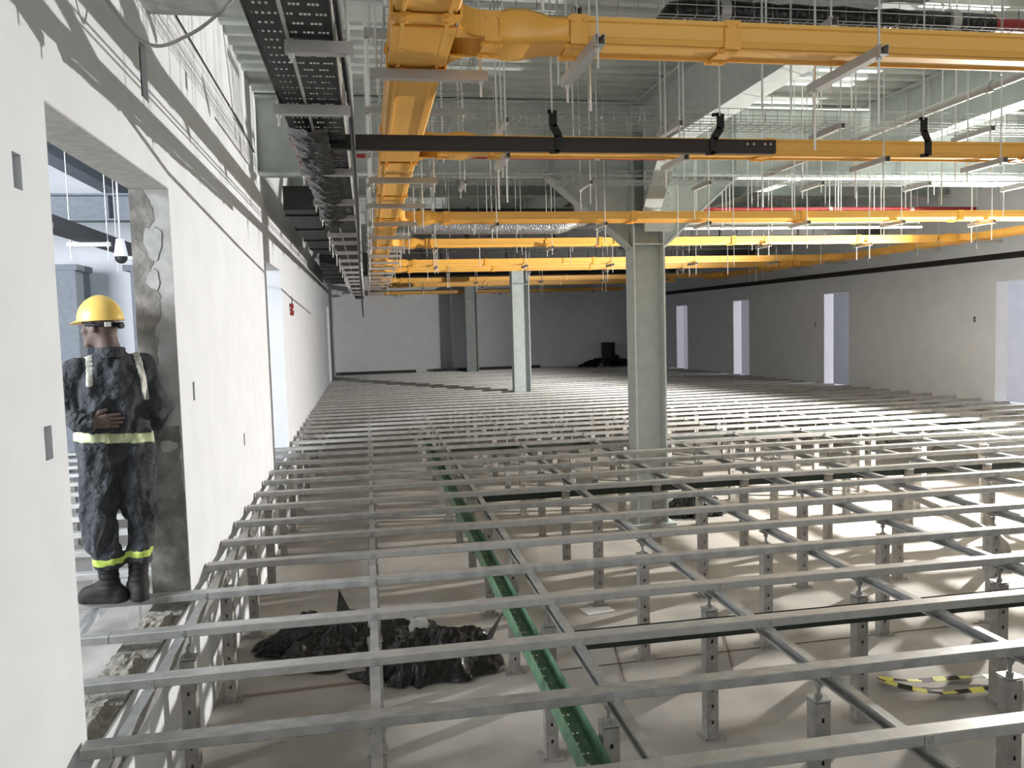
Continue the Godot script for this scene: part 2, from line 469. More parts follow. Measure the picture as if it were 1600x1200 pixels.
func floor_frame() -> void:
	var prof := rect2(0.08, 0.044, 0.004)
	var clip := MB.new().box(Vector3(0, -0.024, 0.0425), Vector3(0.036, 0.044, 0.005)).box(Vector3(0, -0.0455, 0.057), Vector3(0.05, 0.003, 0.03)).cyl(Vector3(0, -0.022, 0.045), Vector3(0, -0.022, 0.051), 0.006, 6).mesh()
	for k in range(-3, 43):
		var zc := barz(k) + 0.04
		var x0 := WALL + 0.015
		if k in [1, 2, 3]: x0 = WALL - 0.236
		if k in [12, 13]: x0 = WALL - 0.20
		var x1 := wallx(zc) - 0.03
		var t := thing("cross_bar", bar_label(k), "floor bar", Vector3(0, 0, zc), "cross bars of the raised floor frame")
		obj("bar", MB.new().extrude(prof, Vector3(x0, -0.022, 0), Vector3(0, 0, 1), Vector3.UP, Vector3(x1 - x0, 0, 0)).mesh(), M.galv if k % 3 else M.galv2, t)
		if k < 20:
			for i in range(-1, 12):
				if runx(i) < x1 - 0.05: obj("clip", clip, M.galv2, t, Vector3(runx(i), 0, 0))
	for i in range(-1, 12):
		var zend := ZBACK + 0.05
		if wallx(zend) < runx(i) + 0.1: zend = (runx(i) + 0.1 - 11.66) / 0.065
		var side := "in front of the camera" if i == 0 else ("close along the left wall" if i == -1 else "%s one counting from the left wall" % ORD[i + 2])
		var t := thing("floor_runner", "long galvanised channel under the cross bars running away, " + side, "floor runner", Vector3(runx(i), 0, 0), "runners under the floor cross bars")
		var z := 1.2
		while z > zend:
			var z2 := maxf(z - 3.6, zend)
			obj("channel", MB.new().extrude(cee(0.042, 0.056, 0.003, 0.012), Vector3(0, -0.0725, z), Vector3.RIGHT, Vector3.UP, Vector3(0, 0, z2 - z + 0.004)).mesh(), M.galv2, t)
			z = z2
	# pedestals
	var post := MB.new()
	var hs := []
	for q in 7: hs.append(Rect2(-0.007, 0.10 + q * 0.1, 0.014, 0.022))
	post.sheet(Vector3(0, 0, 0.037), Vector3.RIGHT, Vector3.UP, Vector2(-0.037, 0.037), Vector2(0, 0.79), hs, 0.003, Vector3(0, 0, 1))
	post.box(Vector3(-0.0355, 0.395, -0.002), Vector3(0.003, 0.79, 0.071)).box(Vector3(0.0355, 0.395, -0.002), Vector3(0.003, 0.79, 0.071)).box(Vector3(0, 0.395, -0.0355), Vector3(0.07, 0.79, 0.003)).box(Vector3(0, 0.395, -0.0), Vector3(0.068, 0.78, 0.002))
	var pm := post.mesh()
	var base := MB.new().extrude(rect2(0.15, 0.13, 0.01), Vector3(0, 0, 0), Vector3.RIGHT, Vector3(0, 0, 1), Vector3(0, 0.008, 0)).cyl(Vector3(0.055, 0.008, 0.045), Vector3(0.055, 0.022, 0.045), 0.008, 6).cyl(Vector3(-0.055, 0.008, 0.045), Vector3(-0.055, 0.022, 0.045), 0.008, 6).mesh()
	var cap := MB.new().extrude(rect2(0.086, 0.086, 0.008), Vector3(0, 0.798, 0), Vector3.RIGHT, Vector3(0, 0, 1), Vector3(0, 0.007, 0)).mesh()
	var rod := MB.new().cyl(Vector3(0, 0.80, 0), Vector3(0, 0.897, 0), 0.009, 8).mesh()
	var nut := MB.new().cyl(Vector3(0, 0.806, 0), Vector3(0, 0.822, 0), 0.017, 6).mesh()
	var head := MB.new().box(Vector3(0, 0.894, 0), Vector3(0.07, 0.005, 0.1)).box(Vector3(0.026, 0.914, 0), Vector3(0.005, 0.04, 0.06)).mesh()
	for i in range(-1, 12):
		for m in range(-1, 15):
			var z := -3.275 - 1.2 * m
			if wallx(z) < runx(i) + 0.2: continue
			var t := thing("floor_pedestal", "slotted steel floor pedestal under the %s runner from the left wall, %s one back" % [ORD[i + 2], ORD[m + 2]], "pedestal", Vector3(runx(i), SLAB, z), "pedestals under the raised floor frame")
			obj("post", pm, M.post, t)
			obj("base_plate", base, M.post, t)
			obj("cap_plate", cap, M.galv2, t)
			var jack := obj("threaded_rod", rod, M.post, t)
			if m < 6:
				obj("nut", nut, M.post, jack)
				obj("nut", nut, M.post, jack, Vector3(0, 0.054, 0))
				obj("head_bracket", head, M.galv2, t)

# ------------------------------------------------------------------ steel frame
func column(z: float, x0: float, x1: float, top: float, label: String, bolts: bool) -> void:
	var t := thing("steel_column", label, "column", Vector3((x0 + x1) / 2, SLAB, z), "white steel columns of the hall")
	var w := x1 - x0
	var p := PackedVector2Array()
	for q in ibeam(w, 0.30, 0.022, 0.016): p.append(Vector2(q.y + w / 2, q.x))
	p.reverse()
	obj("shaft", MB.new().extrude(p, Vector3(0, 0, 0), Vector3.RIGHT, Vector3(0, 0, 1), Vector3(0, top - SLAB, 0)).mesh(), M.steel, t)
	obj("base_plate", MB.new().box(Vector3(0, 0.015, 0), Vector3(w + 0.16, 0.03, 0.44)).mesh(), M.steel, t)
	for y in [1.02 + 2.45, 1.02 + 3.28]:
		obj("stiffener", MB.new().box(Vector3(0, y, 0.0795), Vector3(w - 0.046, 0.016, 0.139)).mesh(), M.steel, t)
	if bolts:
		obj("end_plate", MB.new().span(Vector3(-0.06, 3.62, 0.151), Vector3(w / 2 + 0.1, 5.0, 0.17)).mesh(), M.steel, t)
		for q in 8:
			for s in [-0.01, 0.26]:
				obj("bolt", MB.new().cyl(Vector3(s, 3.75 + q * 0.16, 0.17), Vector3(s, 3.75 + q * 0.16, 0.2), 0.022, 6).mesh(), M.steel, t)

func beam(label: String, a: Vector3, b: Vector3, h: float, bf: float, m: Material, stiff: Array = []) -> Node3D:
	var t := thing("steel_beam", label, "beam", a, "steel beams under the roof deck")
	var l := b - a
	var side := Vector3(0, 0, 1) if absf(l.x) > absf(l.z) else Vector3.RIGHT
	obj("girder", MB.new().extrude(ibeam(h, bf, 0.022, 0.014), Vector3.ZERO, side, Vector3.UP, l).mesh(), m, t)
	for s in stiff:
		obj("stiffener", MB.new().box(l.normalized() * s + Vector3(0, -h / 2, 0) + side * bf * 0.25, Vector3(0.012, h - 0.046, bf * 0.46) if l.x != 0 else Vector3(bf * 0.46, h - 0.046, 0.012)).mesh(), m, t)
	return t

# haunch: triangular web with a sloping flange; corner at o, runs d outwards, drops e
func haunch(t: Node3D, o: Vector3, d: Vector3, drop: float, m: Material) -> void:
	var side := Vector3(0, 0, 1) if absf(d.x) > absf(d.z) else Vector3.RIGHT
	var dn := Vector3(0, -drop, 0)
	var w := MB.new()
	for s in [1.0, -1.0]: w.tri(o + side * 0.008 * s, o + d + side * 0.008 * s, o + dn + side * 0.008 * s, side * s)
	obj("haunch_web", w.mesh(), m, t)
	var a := o + dn; var b := o + d
	var nn := (b - a).cross(side).normalized()
	if nn.y > 0: nn = -nn
	obj("haunch_flange", MB.new().box((a + b) / 2 + nn * 0.012, Vector3(1, 1, 1), Basis((b - a) * 1.03, side * 0.22, nn * 0.022)).mesh(), m, t)

func steelwork() -> void:
	column(-9.59, 3.20, 3.60, DECK, "nearest white steel column standing in the floor frame", true)
	column(-18.49, 3.30, 3.70, DECK, "second white steel column, standing clear in the middle distance", false)
	column(-27.49, 3.30, 3.70, DECK, "farthest dark-looking steel column close to the far wall", false)
	var h := 0.86
	var b1 := beam("deep steel beam from the left wall to the nearest column", Vector3(WALL + 0.0, DECK, -9.59), Vector3(3.19, DECK, -9.59), h, 0.26, M.steel, [3.3])
	haunch(b1, Vector3(4.32, -h, 0), Vector3(-1.0, 0, 0), 0.84, M.steel)
	var b2 := beam("deep steel beam from the nearest column towards the right wall", Vector3(3.61, DECK, -9.59), Vector3(11.0, DECK, -9.59), h, 0.26, M.steel, [0.95, 3.2, 5.6])
	haunch(b2, Vector3(0.0, -h, 0), Vector3(0.95, 0, 0), 0.84, M.steel)
	var b3 := beam("haunched steel rafter running from the nearest column towards the camera", Vector3(3.38, DECK, -9.41), Vector3(3.38, DECK, 4.9), 0.68, 0.27, M.steel, [1.0, 2.6])
	haunch(b3, Vector3(0, -0.68, 0.0), Vector3(0, 0, 0.75), 0.72, M.steel)
	beam("steel rafter running from the nearest column to the second column", Vector3(3.4, DECK, -9.77), Vector3(3.45, DECK, -18.3), 0.68, 0.27, M.steel)
	beam("steel beam across the hall over the second column", Vector3(WALL, DECK, -18.85), Vector3(10.4, DECK, -18.85), h, 0.26, M.steel)
	beam("steel beam across the hall over the farthest column", Vector3(WALL, DECK, -27.0), Vector3(9.8, DECK, -27.0), h, 0.26, M.steel)
	beam("secondary steel beam along the hall right of the rafter", Vector3(6.35, DECK, -9.44), Vector3(6.35, DECK, 4.9), 0.62, 0.24, M.steel, [2.4])
	beam("secondary steel beam along the hall nearest the right wall", Vector3(9.2, DECK, -9.44), Vector3(9.2, DECK, 4.9), 0.62, 0.24, M.steel)
	beam("secondary steel beam along the hall beyond the right-hand deep beam", Vector3(6.6, DECK, -9.74), Vector3(6.6, DECK, -18.7), 0.5, 0.22, M.steel)
	beam("steel purlin above the black cable ladder across the near left corner", Vector3(WALL, DECK - 0.34, -4.75), Vector3(0.62, DECK - 0.34, -4.75), 0.5, 0.30, M.steel)
	for q in [[-13.6, "between the first two columns"], [-23.0, "between the second column and the far wall"]]:
		beam("shallow steel purlin across the hall " + q[1], Vector3(WALL, DECK, q[0]), Vector3(wallx(q[0]) - 0.05, DECK, q[0]), 0.45, 0.2, M.steel)

# ------------------------------------------------------------------ yellow trough system
const TB := 2.69       # underside of the troughs
const RUNS := [-3.42, -5.50, -9.05, -11.75, -15.25, -16.9, -20.7, -23.0, -28.0]

func trough_prof(w: float, h: float) -> PackedVector2Array:   # open-topped trough, bottom at 0, with lipped rims and two ribs under it
	var x := w / 2; var t := 0.005
	return PackedVector2Array([Vector2(-x + 0.012, 0), Vector2(-x + 0.03, 0), Vector2(-x + 0.033, -0.011), Vector2(-x + 0.046, -0.011), Vector2(-x + 0.049, 0), Vector2(x - 0.049, 0), Vector2(x - 0.046, -0.011), Vector2(x - 0.033, -0.011), Vector2(x - 0.03, 0), Vector2(x - 0.012, 0),
		Vector2(x, 0.018), Vector2(x - 0.006, 0.024), Vector2(x - 0.006, h - 0.022), Vector2(x + 0.004, h - 0.016), Vector2(x + 0.004, h), Vector2(x - 0.012, h), Vector2(x - 0.012, t), Vector2(-x + 0.012, t), Vector2(-x + 0.012, h), Vector2(-x - 0.004, h), Vector2(-x - 0.004, h - 0.016), Vector2(-x + 0.006, h - 0.022), Vector2(-x + 0.006, 0.024), Vector2(-x, 0.018)])

func coupler(w: float, h: float) -> MB:      # collar round a joint, along +x, with wing clips underneath and screws
	var m := MB.new()
	var x := w / 2 + 0.008
	m.extrude(PackedVector2Array([Vector2(-x, -0.012), Vector2(x, -0.012), Vector2(x, h + 0.006), Vector2(x - 0.01, h + 0.006), Vector2(x - 0.01, -0.006), Vector2(-x + 0.01, -0.006), Vector2(-x + 0.01, h + 0.006), Vector2(-x, h + 0.006)]), Vector3(-0.035, 0, 0), Vector3(0, 0, 1), Vector3.UP, Vector3(0.07, 0, 0))
	for s in [-0.6, 0.6]:
		m.box(Vector3(0, -0.012, s * x), Vector3(0.09, 0.012, 0.04))
		for e in [-0.028, 0.028]: m.cyl(Vector3(e, -0.010, s * x), Vector3(e, -0.0225, s * x), 0.011, 8)
	for s in [-1.0, 1.0]:
		for e in [-0.024, 0.024]:
			m.cyl(Vector3(e, h * 0.82, s * (x - 0.001)), Vector3(e, h * 0.82, s * (x + 0.007)), 0.009, 6)
	return m

func troughs() -> void:
	var w := 0.21; var h := 0.10
	var turn := Basis(Vector3.UP, PI / 2)
	var coup := coupler(w, h).mesh()
	var wide := coupler(0.25, h).mesh()
	# a trough section from a to b
	var sect := func(t: Node3D, a: Vector3, b: Vector3) -> void:
		var side := Vector3(0, 0, 1) if absf(b.x - a.x) > absf(b.z - a.z) else Vector3.RIGHT
		obj("trough_section", MB.new().extrude(trough_prof(w if absf(b.x - a.x) > 0.01 else 0.25, h), a, side, Vector3.UP, b - a).mesh(), M.yellow, t)
	# tee: flared sides where a cross run leaves the main run
	var tee := MB.new()
	for s in [1.0, -1.0]:
		var pts := PackedVector2Array()
		for i in 9:
			var a := PI / 2 * i / 8
			pts.append(Vector2(0.13 + 0.13 * (1 - sin(a)), s * (0.11 + 0.15 * (1 - cos(a)))))
		var pl := PackedVector2Array(pts)
		pl.append(Vector2(0.13, s * 0.11))
		if s < 0: pl.reverse()
		if Geometry2D.is_polygon_clockwise(pl): pl.reverse()
		tee.extrude(pl, Vector3(0, -0.004, 0), Vector3.RIGHT, Vector3(0, 0, 1), Vector3(0, 0.008, 0))
		for i in 8:
			tee.quad(Vector3(pts[i].x, -0.004, pts[i].y), Vector3(pts[i + 1].x, -0.004, pts[i + 1].y), Vector3(pts[i + 1].x, h + 0.008, pts[i + 1].y), Vector3(pts[i].x, h + 0.008, pts[i].y), Vector3(1, 0, s))
	tee.box(Vector3(0, -0.006, 0), Vector3(0.25, 0.008, 0.44))
	var teem := tee.mesh()
	# neck: a bulged reducer between the tee and the cross run
	var nk := MB.new()
	var ring := func(x: float, ww: float, y0: float, y1: float) -> Array:
		var o := []
		for p in rect2(ww, y1 - y0, 0.022): o.append(Vector3(x, (y0 + y1) / 2 + p.y, p.x))
		return o
	var rings := []
	for q in [[0.31, 0.24, -0.012, 0.112], [0.35, 0.255, -0.02, 0.12], [0.42, 0.255, -0.022, 0.122], [0.47, 0.235, -0.012, 0.116], [0.53, 0.213, -0.003, 0.104], [0.60, 0.213, -0.003, 0.104]]: rings.append(ring.call(q[0], q[1], q[2], q[3]))
	nk.grid(rings, true)
	var neck := nk.mesh()
	for side in [0, 1]:
		var x := 0.262 if side == 0 else 9.65
		var t := thing("cable_trough", "long yellow fibre trough running down the hall over the left side" if side == 0 else "long yellow fibre trough running down the hall along the right wall", "cable trough", Vector3(x, TB, 0), "long yellow troughs")
		var cuts := [2.0]
		var mine := RUNS if side == 0 else RUNS.slice(0, 7)
		for r in mine: cuts.append_array([r + 0.32, r - 0.32])
		cuts.append(-28.45 if side == 0 else -21.9)
		for i in cuts.size() - 1:
			sect.call(t, Vector3(0, 0, cuts[i]), Vector3(0, 0, cuts[i + 1]))
			if i > 0: obj("coupler", wide, M.yellow2, t, Vector3(0, 0, cuts[i]), turn)
			if absf(cuts[i] - cuts[i + 1]) > 2.2: obj("coupler", wide, M.yellow2, t, Vector3(0, 0, (cuts[i] + cuts[i + 1]) / 2), turn)
		for r in mine:
			obj("tee_fitting", teem, M.yellow2, t, Vector3(0, 0, r), Basis() if side == 0 else Basis(Vector3.UP, PI))
			var e := 1.0 if side == 0 else -1.0
			obj("tee_collar", coup, M.yellow2, t, Vector3(0.285 * e, 0, r))
			obj("tee_neck", neck, M.yellow2, t, Vector3(0.0, 0, r), Basis() if side == 0 else Basis(Vector3.UP, PI))
	for i in RUNS.size():
		var t := thing("cable_trough", "yellow fibre trough crossing the hall, %s from the camera" % ORD[i + 1], "cable trough", Vector3(0, TB, RUNS[i]), "yellow troughs crossing the hall")
		var stops := [0.86, 1.58] if i == 0 else ([0.86, 2.84] if i == 1 else [0.86, 2.25 + 0.4 * (i % 4)])
		while stops[-1] + 2.1 < 9.0: stops.append(stops[-1] + 2.1)
		stops.append(9.04)
		obj("coupler", coup, M.yellow2, t, Vector3(0.905, 0, 0))
		for k in stops.size() - 1:
			sect.call(t, Vector3(stops[k], 0, 0), Vector3(stops[k + 1], 0, 0))
			if k > 0: obj("coupler", coup, M.yellow2, t, Vector3(stops[k], 0, 0))
	# the strut hangers under them
	var n := 0
	var z := -1.1
	while z > -27.2:
		n += 1
		if not n in [4]: trapeze("strut hanger under the long left yellow trough, %s one back" % ORD[n], Vector3(0.315, TB - 0.044, z), Vector3(0.26, 0, 0), 0.23, "hangers under the left yellow trough", 0.09 if n % 2 else 0.2)
		z -= 1.29
	n = 0
	z = -9.9
	while z > -21.6:
		n += 1
		trapeze("strut hanger under the yellow trough along the right wall, %s one back" % ORD[n], Vector3(9.65, TB - 0.044, z), Vector3(0.24, 0, 0), 0.21, "hangers under the right yellow trough", 0.12)
		z -= 1.4
	for i in RUNS.size():
		n = 0
		var x: float = [0.95, 0.95, 1.45, 1.0, 1.3, 1.7, 1.1, 1.6, 1.2][i]
		while x < 9.0:
			n += 1
			trapeze("strut hanger under the %s yellow cross trough, %s from the left" % [ORD[i + 1], ORD[n]], Vector3(x + (0.28 if absf(x - 3.38) < 0.22 and i < 3 else 0.0), TB - 0.044, RUNS[i] - 0.03), Vector3(0, 0, 0.22 if i else 0.29), 0.17 if i else 0.25, "hangers under the yellow cross troughs", [0.22, 0.1, 0.3, 0.15][(n + i) % 4])
			x += 1.24 if i < 3 else 1.7
			if i < 4 and n > 6: break

var NUT: Mesh
func trapeze(label: String, at: Vector3, half: Vector3, ro: float, group: String, tail: float, top := DECK) -> void:
	var t := thing("strut_hanger", label, "hanger", at, group)
	var l := half.length()
	var side := Vector3.UP.cross(half).normalized()
	obj("channel", MB.new().extrude(cee(0.041, 0.041, 0.003, 0.012), -half, Vector3.DOWN, side, half * 2.0).mesh(), M.strut, t)
	var u := half.normalized()
	for s in [-1.0, 1.0]:
		var p: Vector3 = u * ro * s
		var hung := obj("rod", MB.new().cyl(p + Vector3(0, -tail, 0), p + Vector3(0, top - at.y, 0), 0.0055, 6).mesh(), M.rod, t)
		if NUT == null: NUT = MB.new().cyl(Vector3(0, -0.0065, 0), Vector3(0, 0.0065, 0), 0.011, 6).mesh()
		for e in [-0.0275, 0.0275]: obj("nut", NUT, M.rod, hung, p + Vector3(0, e, 0))

# ------------------------------------------------------------------ black perforated ladder on the left
func perforated(x0: float, x1: float, z0: float, z1: float, odd: int) -> MB:
	var m := MB.new()
	var z := z0
	var row := 0
	var y := 0.0
	while z > z1 + 0.09:
		m.quad(Vector3(x0, y, z), Vector3(x1, y, z), Vector3(x1, y, z - 0.056), Vector3(x0, y, z - 0.056), Vector3.DOWN)
		m.quad(Vector3(x0, y + 0.002, z), Vector3(x1, y + 0.002, z), Vector3(x1, y + 0.002, z - 0.056), Vector3(x0, y + 0.002, z - 0.056), Vector3.UP)
		z -= 0.056
		var x := x0
		var marks := []
		var wide := x1 - x0
		if odd == 0:
			var c := 5 if row % 2 == 0 else 3
			for q in c: marks.append(x0 + wide * 0.5 + (q - (c - 1) * 0.5) * 0.019)
		else:
			for gq in ([-0.06, -0.005, 0.045] if row % 2 == 0 else [-0.033, 0.025]):
				for q in 3: marks.append(x0 + wide * 0.5 + gq + (q - 1) * 0.013)
		for mk in marks:
			if mk - 0.007 > x: m.quad(Vector3(x, y, z), Vector3(mk - 0.0045, y, z), Vector3(mk - 0.0045, y, z - 0.024), Vector3(x, y, z - 0.024), Vector3.DOWN)
			x = mk + 0.0045
		m.quad(Vector3(x, y, z), Vector3(x1, y, z), Vector3(x1, y, z - 0.024), Vector3(x, y, z - 0.024), Vector3.DOWN)
		z -= 0.024
		row += 1
	m.quad(Vector3(x0, y, z), Vector3(x1, y, z), Vector3(x1, y, z1), Vector3(x0, y, z1), Vector3.DOWN)
	return m

func ladder_tray() -> void:
	var t := thing("cable_tray", "black perforated twin cable tray hanging along the left wall", "cable tray", Vector3(0, 2.53, 0))
	var z := -1.2
	while z > -27.0:
		var z2 := maxf(z - 2.9, -27.0)
		if z < -14.0: z2 = -27.0
		obj("perforated_plate", perforated(-0.335, -0.232, z, z2, 0).mesh(), M.black, t)
		obj("perforated_plate", perforated(-0.222, -0.078, z, z2, 1).mesh(), M.black, t)
		for q in [[-0.337, 0.05, 0.004], [-0.227, 0.045, 0.012], [-0.076, 0.05, 0.004]]:
			obj("side_rail", MB.new().span(Vector3(q[0] - q[2] / 2, -0.004, z), Vector3(q[0] + q[2] / 2, q[1], z2 + 0.01)).mesh(), M.strut if q[2] > 0.01 else M.black, t)
		z = z2
	var pw := thing("plastic_wrap", "crumpled dark plastic wrapping hanging along the black cable tray past its first hangers", "plastic sheet", Vector3(-0.25, 2.515, -4.0))
	var wn := FastNoiseLite.new(); wn.seed = 9; wn.frequency = 5.0; wn.fractal_type = FastNoiseLite.FRACTAL_RIDGED; wn.fractal_octaves = 2
	var wrows := []
	for k in 90:
		var row := []
		for i in 9:
			var u := i / 8.0 - 0.5
			row.append(Vector3(u * 0.19 + wn.get_noise_2d(k * 0.04, 3.0) * 0.012, -0.012 - 0.02 * (wn.get_noise_2d(u * 0.6, k * 0.055) + 1.0) * (1.0 - 2.6 * u * u), -k * 0.042))
		wrows.append(row)
	obj("sheet", MB.new().grid(wrows, false).mesh(), M.plastic, pw)
	var n := 0
	for zz in [-3.74, -5.18, -6.37, -7.24, -8.54, -9.3, -10.5, -11.7, -12.9, -14.1, -15.3, -16.5, -17.7, -19.5, -21.3, -23.1]:
		n += 1
		trapeze("strut hanger under the black cable tray by the left wall, %s one back" % ORD[n], Vector3(-0.2, 2.5, zz), Vector3(0.165, 0, 0), 0.145, "hangers under the black cable tray", 0.16 if n > 4 else 0.07)
	trapeze("short strut hanger crossing only the right half of the black cable tray", Vector3(-0.125, 2.5, -2.93), Vector3(0.115, 0, 0), 0.095, "hangers under the black cable tray", 0.05)
	# black cross bar hung from bent straps
	var b := thing("black_rail", "dark brown-black rail crossing below the yellow troughs from the black tray", "rail", Vector3(0, 2.533, -4.5))
	obj("rail", MB.new().extrude(rect2(0.05, 0.078, 0.004), Vector3(-0.17, 0, 0), Vector3(0, 0, 1), Vector3.UP, Vector3(2.57, 0, 0)).mesh(), M.busbar, b)
	for x in [-0.145, -0.10, 2.22, 2.26, 2.33, 2.365]:
		obj("bolt", MB.new().cyl(Vector3(x, 0.012, 0.025), Vector3(x, 0.012, 0.03), 0.008, 8).mesh(), M.strut, b)
	var i := 0
	for q in [[1.06, 0.03, "left one, over the middle of the black rail"], [2.05, -0.04, "second from left, near the free end of the black rail"], [3.36, 0.03, "rightmost one with nothing hung on it"]]:
		var s := thing("bent_strap", "black bent steel strap hanger, " + q[2], "strap", Vector3(q[0], 2.5, -4.5), "black straps on the cross rail line")
		var st := MB.new()
		var d: float = q[1]
		var path := [Vector3(-0.03 if d > 0 else -0.05, 0.205, 0), Vector3(0, 0.21, 0), Vector3(0, 0.13, 0), Vector3(d, 0.075, 0), Vector3(d, -0.01, 0), Vector3(d - 0.05, -0.014, 0)]
		for k in path.size() - 1:
			var a: Vector3 = path[k] + Vector3(-0.0, 0, 0.034); var c: Vector3 = path[k + 1] + Vector3(-0.0, 0, 0.034)
			var dirv := (c - a)
			var wv := Vector3(0, 0, 1)
			st.box((a + c) / 2, Vector3.ONE, Basis(dirv * 1.08, wv * 0.006, Vector3(-dirv.y, dirv.x, 0).normalized() * 0.045 if absf(dirv.y) > 0.02 else Vector3(0, 0.02, 0)))
		obj("strap", st.mesh(), M.black, s)
		obj("rod", MB.new().cyl(Vector3(-0.005, 0.2, 0.034), Vector3(-0.005, DECK - 2.5, 0.034), 0.0055, 6).mesh(), M.rod, s)
		i += 1
	var c := thing("hanging_cable", "thick dark cable sagging beside the black cable tray to a loose end", "cable")
	var sag := []
	for p in [Vector3(-0.095, 2.76, -2.2), Vector3(-0.06, 2.66, -3.0), Vector3(-0.035, 2.56, -4.1), Vector3(-0.035, 2.33, -5.6), Vector3(-0.05, 2.16, -8.2), Vector3(-0.06, 1.95, -12.0), Vector3(-0.07, 1.80, -16.0)]:
		sag.append(p)
	obj("sheath", MB.new().tube(smooth_path(sag), 0.013, 8).mesh(), M.cable, c)
	obj("end_cap", MB.new().cyl(Vector3(-0.07, 1.80, -16.0), Vector3(-0.07, 1.77, -16.2), 0.017, 8).mesh(), M.strut, c)
	for q in [[-0.080, 2.645, "lower one of the pair"], [-0.074, 2.675, "upper one of the pair"]]:
		var k := thing("conduit", "thin grey conduit along the edge of the black tray, " + q[2], "conduit", Vector3(q[0], q[1], 0), "thin conduits by the black tray")
		obj("pipe", MB.new().cyl(Vector3(0, 0, -1.0), Vector3(0.0, 0.0, -24.0), 0.006, 6).mesh(), M.rod, k)

# ------------------------------------------------------------------ wire baskets
func basket(label: String, a: Vector3, b: Vector3, w: float, h: float) -> void:
	var t := thing("wire_basket", label, "wire tray", a, "wire basket cable trays")
	var l := b - a
	var u := l.normalized()
	var s := Vector3(0, 0, 1) if absf(u.x) > 0.5 else Vector3.RIGHT
	var m := MB.new()
	for q in 5: m.cyl(s * (q / 4.0 - 0.5) * w, s * (q / 4.0 - 0.5) * w + l, 0.0028, 4)
	for q in [0.5, 1.0]:
		for e in [-0.5, 0.5]: m.cyl(s * e * w + Vector3.UP * h * q, s * e * w + Vector3.UP * h * q + l, 0.0028, 4)
	obj("long_wires", m.mesh(), M.wire, t)
	var c := MB.new()
	var d := 0.05
	while d < l.length():
		c.tube([u * d + s * -0.5 * w + Vector3.UP * h, u * d + s * -0.5 * w, u * d + s * 0.5 * w, u * d + s * 0.5 * w + Vector3.UP * h], 0.0028, 4, false)
		d += 0.1
	var o := obj("cross_wires", c.mesh(), M.wire, t)
	tag(o, "", "", "", "stuff")

func baskets() -> void:
	basket("long wire basket tray above the left yellow trough", Vector3(0.40, 3.0, 1.0), Vector3(0.40, 3.0, -24.0), 0.52, 0.10)
	var zs := [-4.0, -6.0, -8.45, -12.3, -16.2, -20.1]
	for i in zs.size():
		basket("wire basket tray crossing the hall above the yellow troughs, %s from the camera" % ORD[i + 1], Vector3(0.7, 3.02, zs[i]), Vector3(9.0, 3.02, zs[i]), 0.3, 0.10)
		var n := 0
		var x := 1.03
		while x < 8.0 and i < 4:
			n += 1
			trapeze("upper strut hanger under the %s crossing wire basket, %s from the left" % [ORD[i + 1], ORD[n]], Vector3(x, 2.99, zs[i]), Vector3(0, 0, 0.225), 0.195, "hangers under the wire baskets", 0.1 + 0.12 * ((n + i) % 3))
			x += 1.31
	var z := -2.7
	var k := 0
	while z > -16.0:
		k += 1
		trapeze("upper strut hanger under the long left wire basket, %s one back" % ORD[k], Vector3(0.38, 2.975, z), Vector3(0.34, 0, 0), 0.31, "hangers under the long wire basket", 0.06)
		z -= 1.42
	# lone threaded rods
	for i in 46:
		var p := Vector3(rng.randf_range(0.9, 8.6), 0, rng.randf_range(-15.5, -3.6))
		var low := rng.randf_range(2.35, 3.1)
		var r := thing("hanging_rod", "bare threaded rod hanging from the roof deck holding nothing", "rod", Vector3(p.x, low, p.z), "bare hanging rods")
		obj("rod", MB.new().cyl(Vector3.ZERO, Vector3(0, DECK - low + 0.06, 0), 0.0055, 6).mesh(), M.rod, r)
		obj("anchor", MB.new().cyl(Vector3(0, DECK - low - 0.03, 0), Vector3(0, DECK - low, 0), 0.012, 6).mesh(), M.rod, r)

# ------------------------------------------------------------------ pipes and ducts
func pipe(called: String, label: String, cat: String, pts: Array, r: float, m: Material, clamps: Array = [], sides := 14) -> Node3D:
	var t := thing(called, label, cat)
	obj("pipe", MB.new().tube(pts, r, sides).mesh(), m, t)
	for c in clamps:
		var f: Vector3 = pts[0].lerp(pts[-1], c)
		var d: Vector3 = (pts[-1] - pts[0]).normalized() * 0.03
		obj("clamp", MB.new().cyl(f - d, f + d, r * 1.25, sides).mesh(), M.strut, t)
		obj("rod", MB.new().cyl(f + Vector3(0, r, 0), Vector3(f.x, DECK - 0.004, f.z), 0.006, 6).mesh(), M.rod, t)
	return t

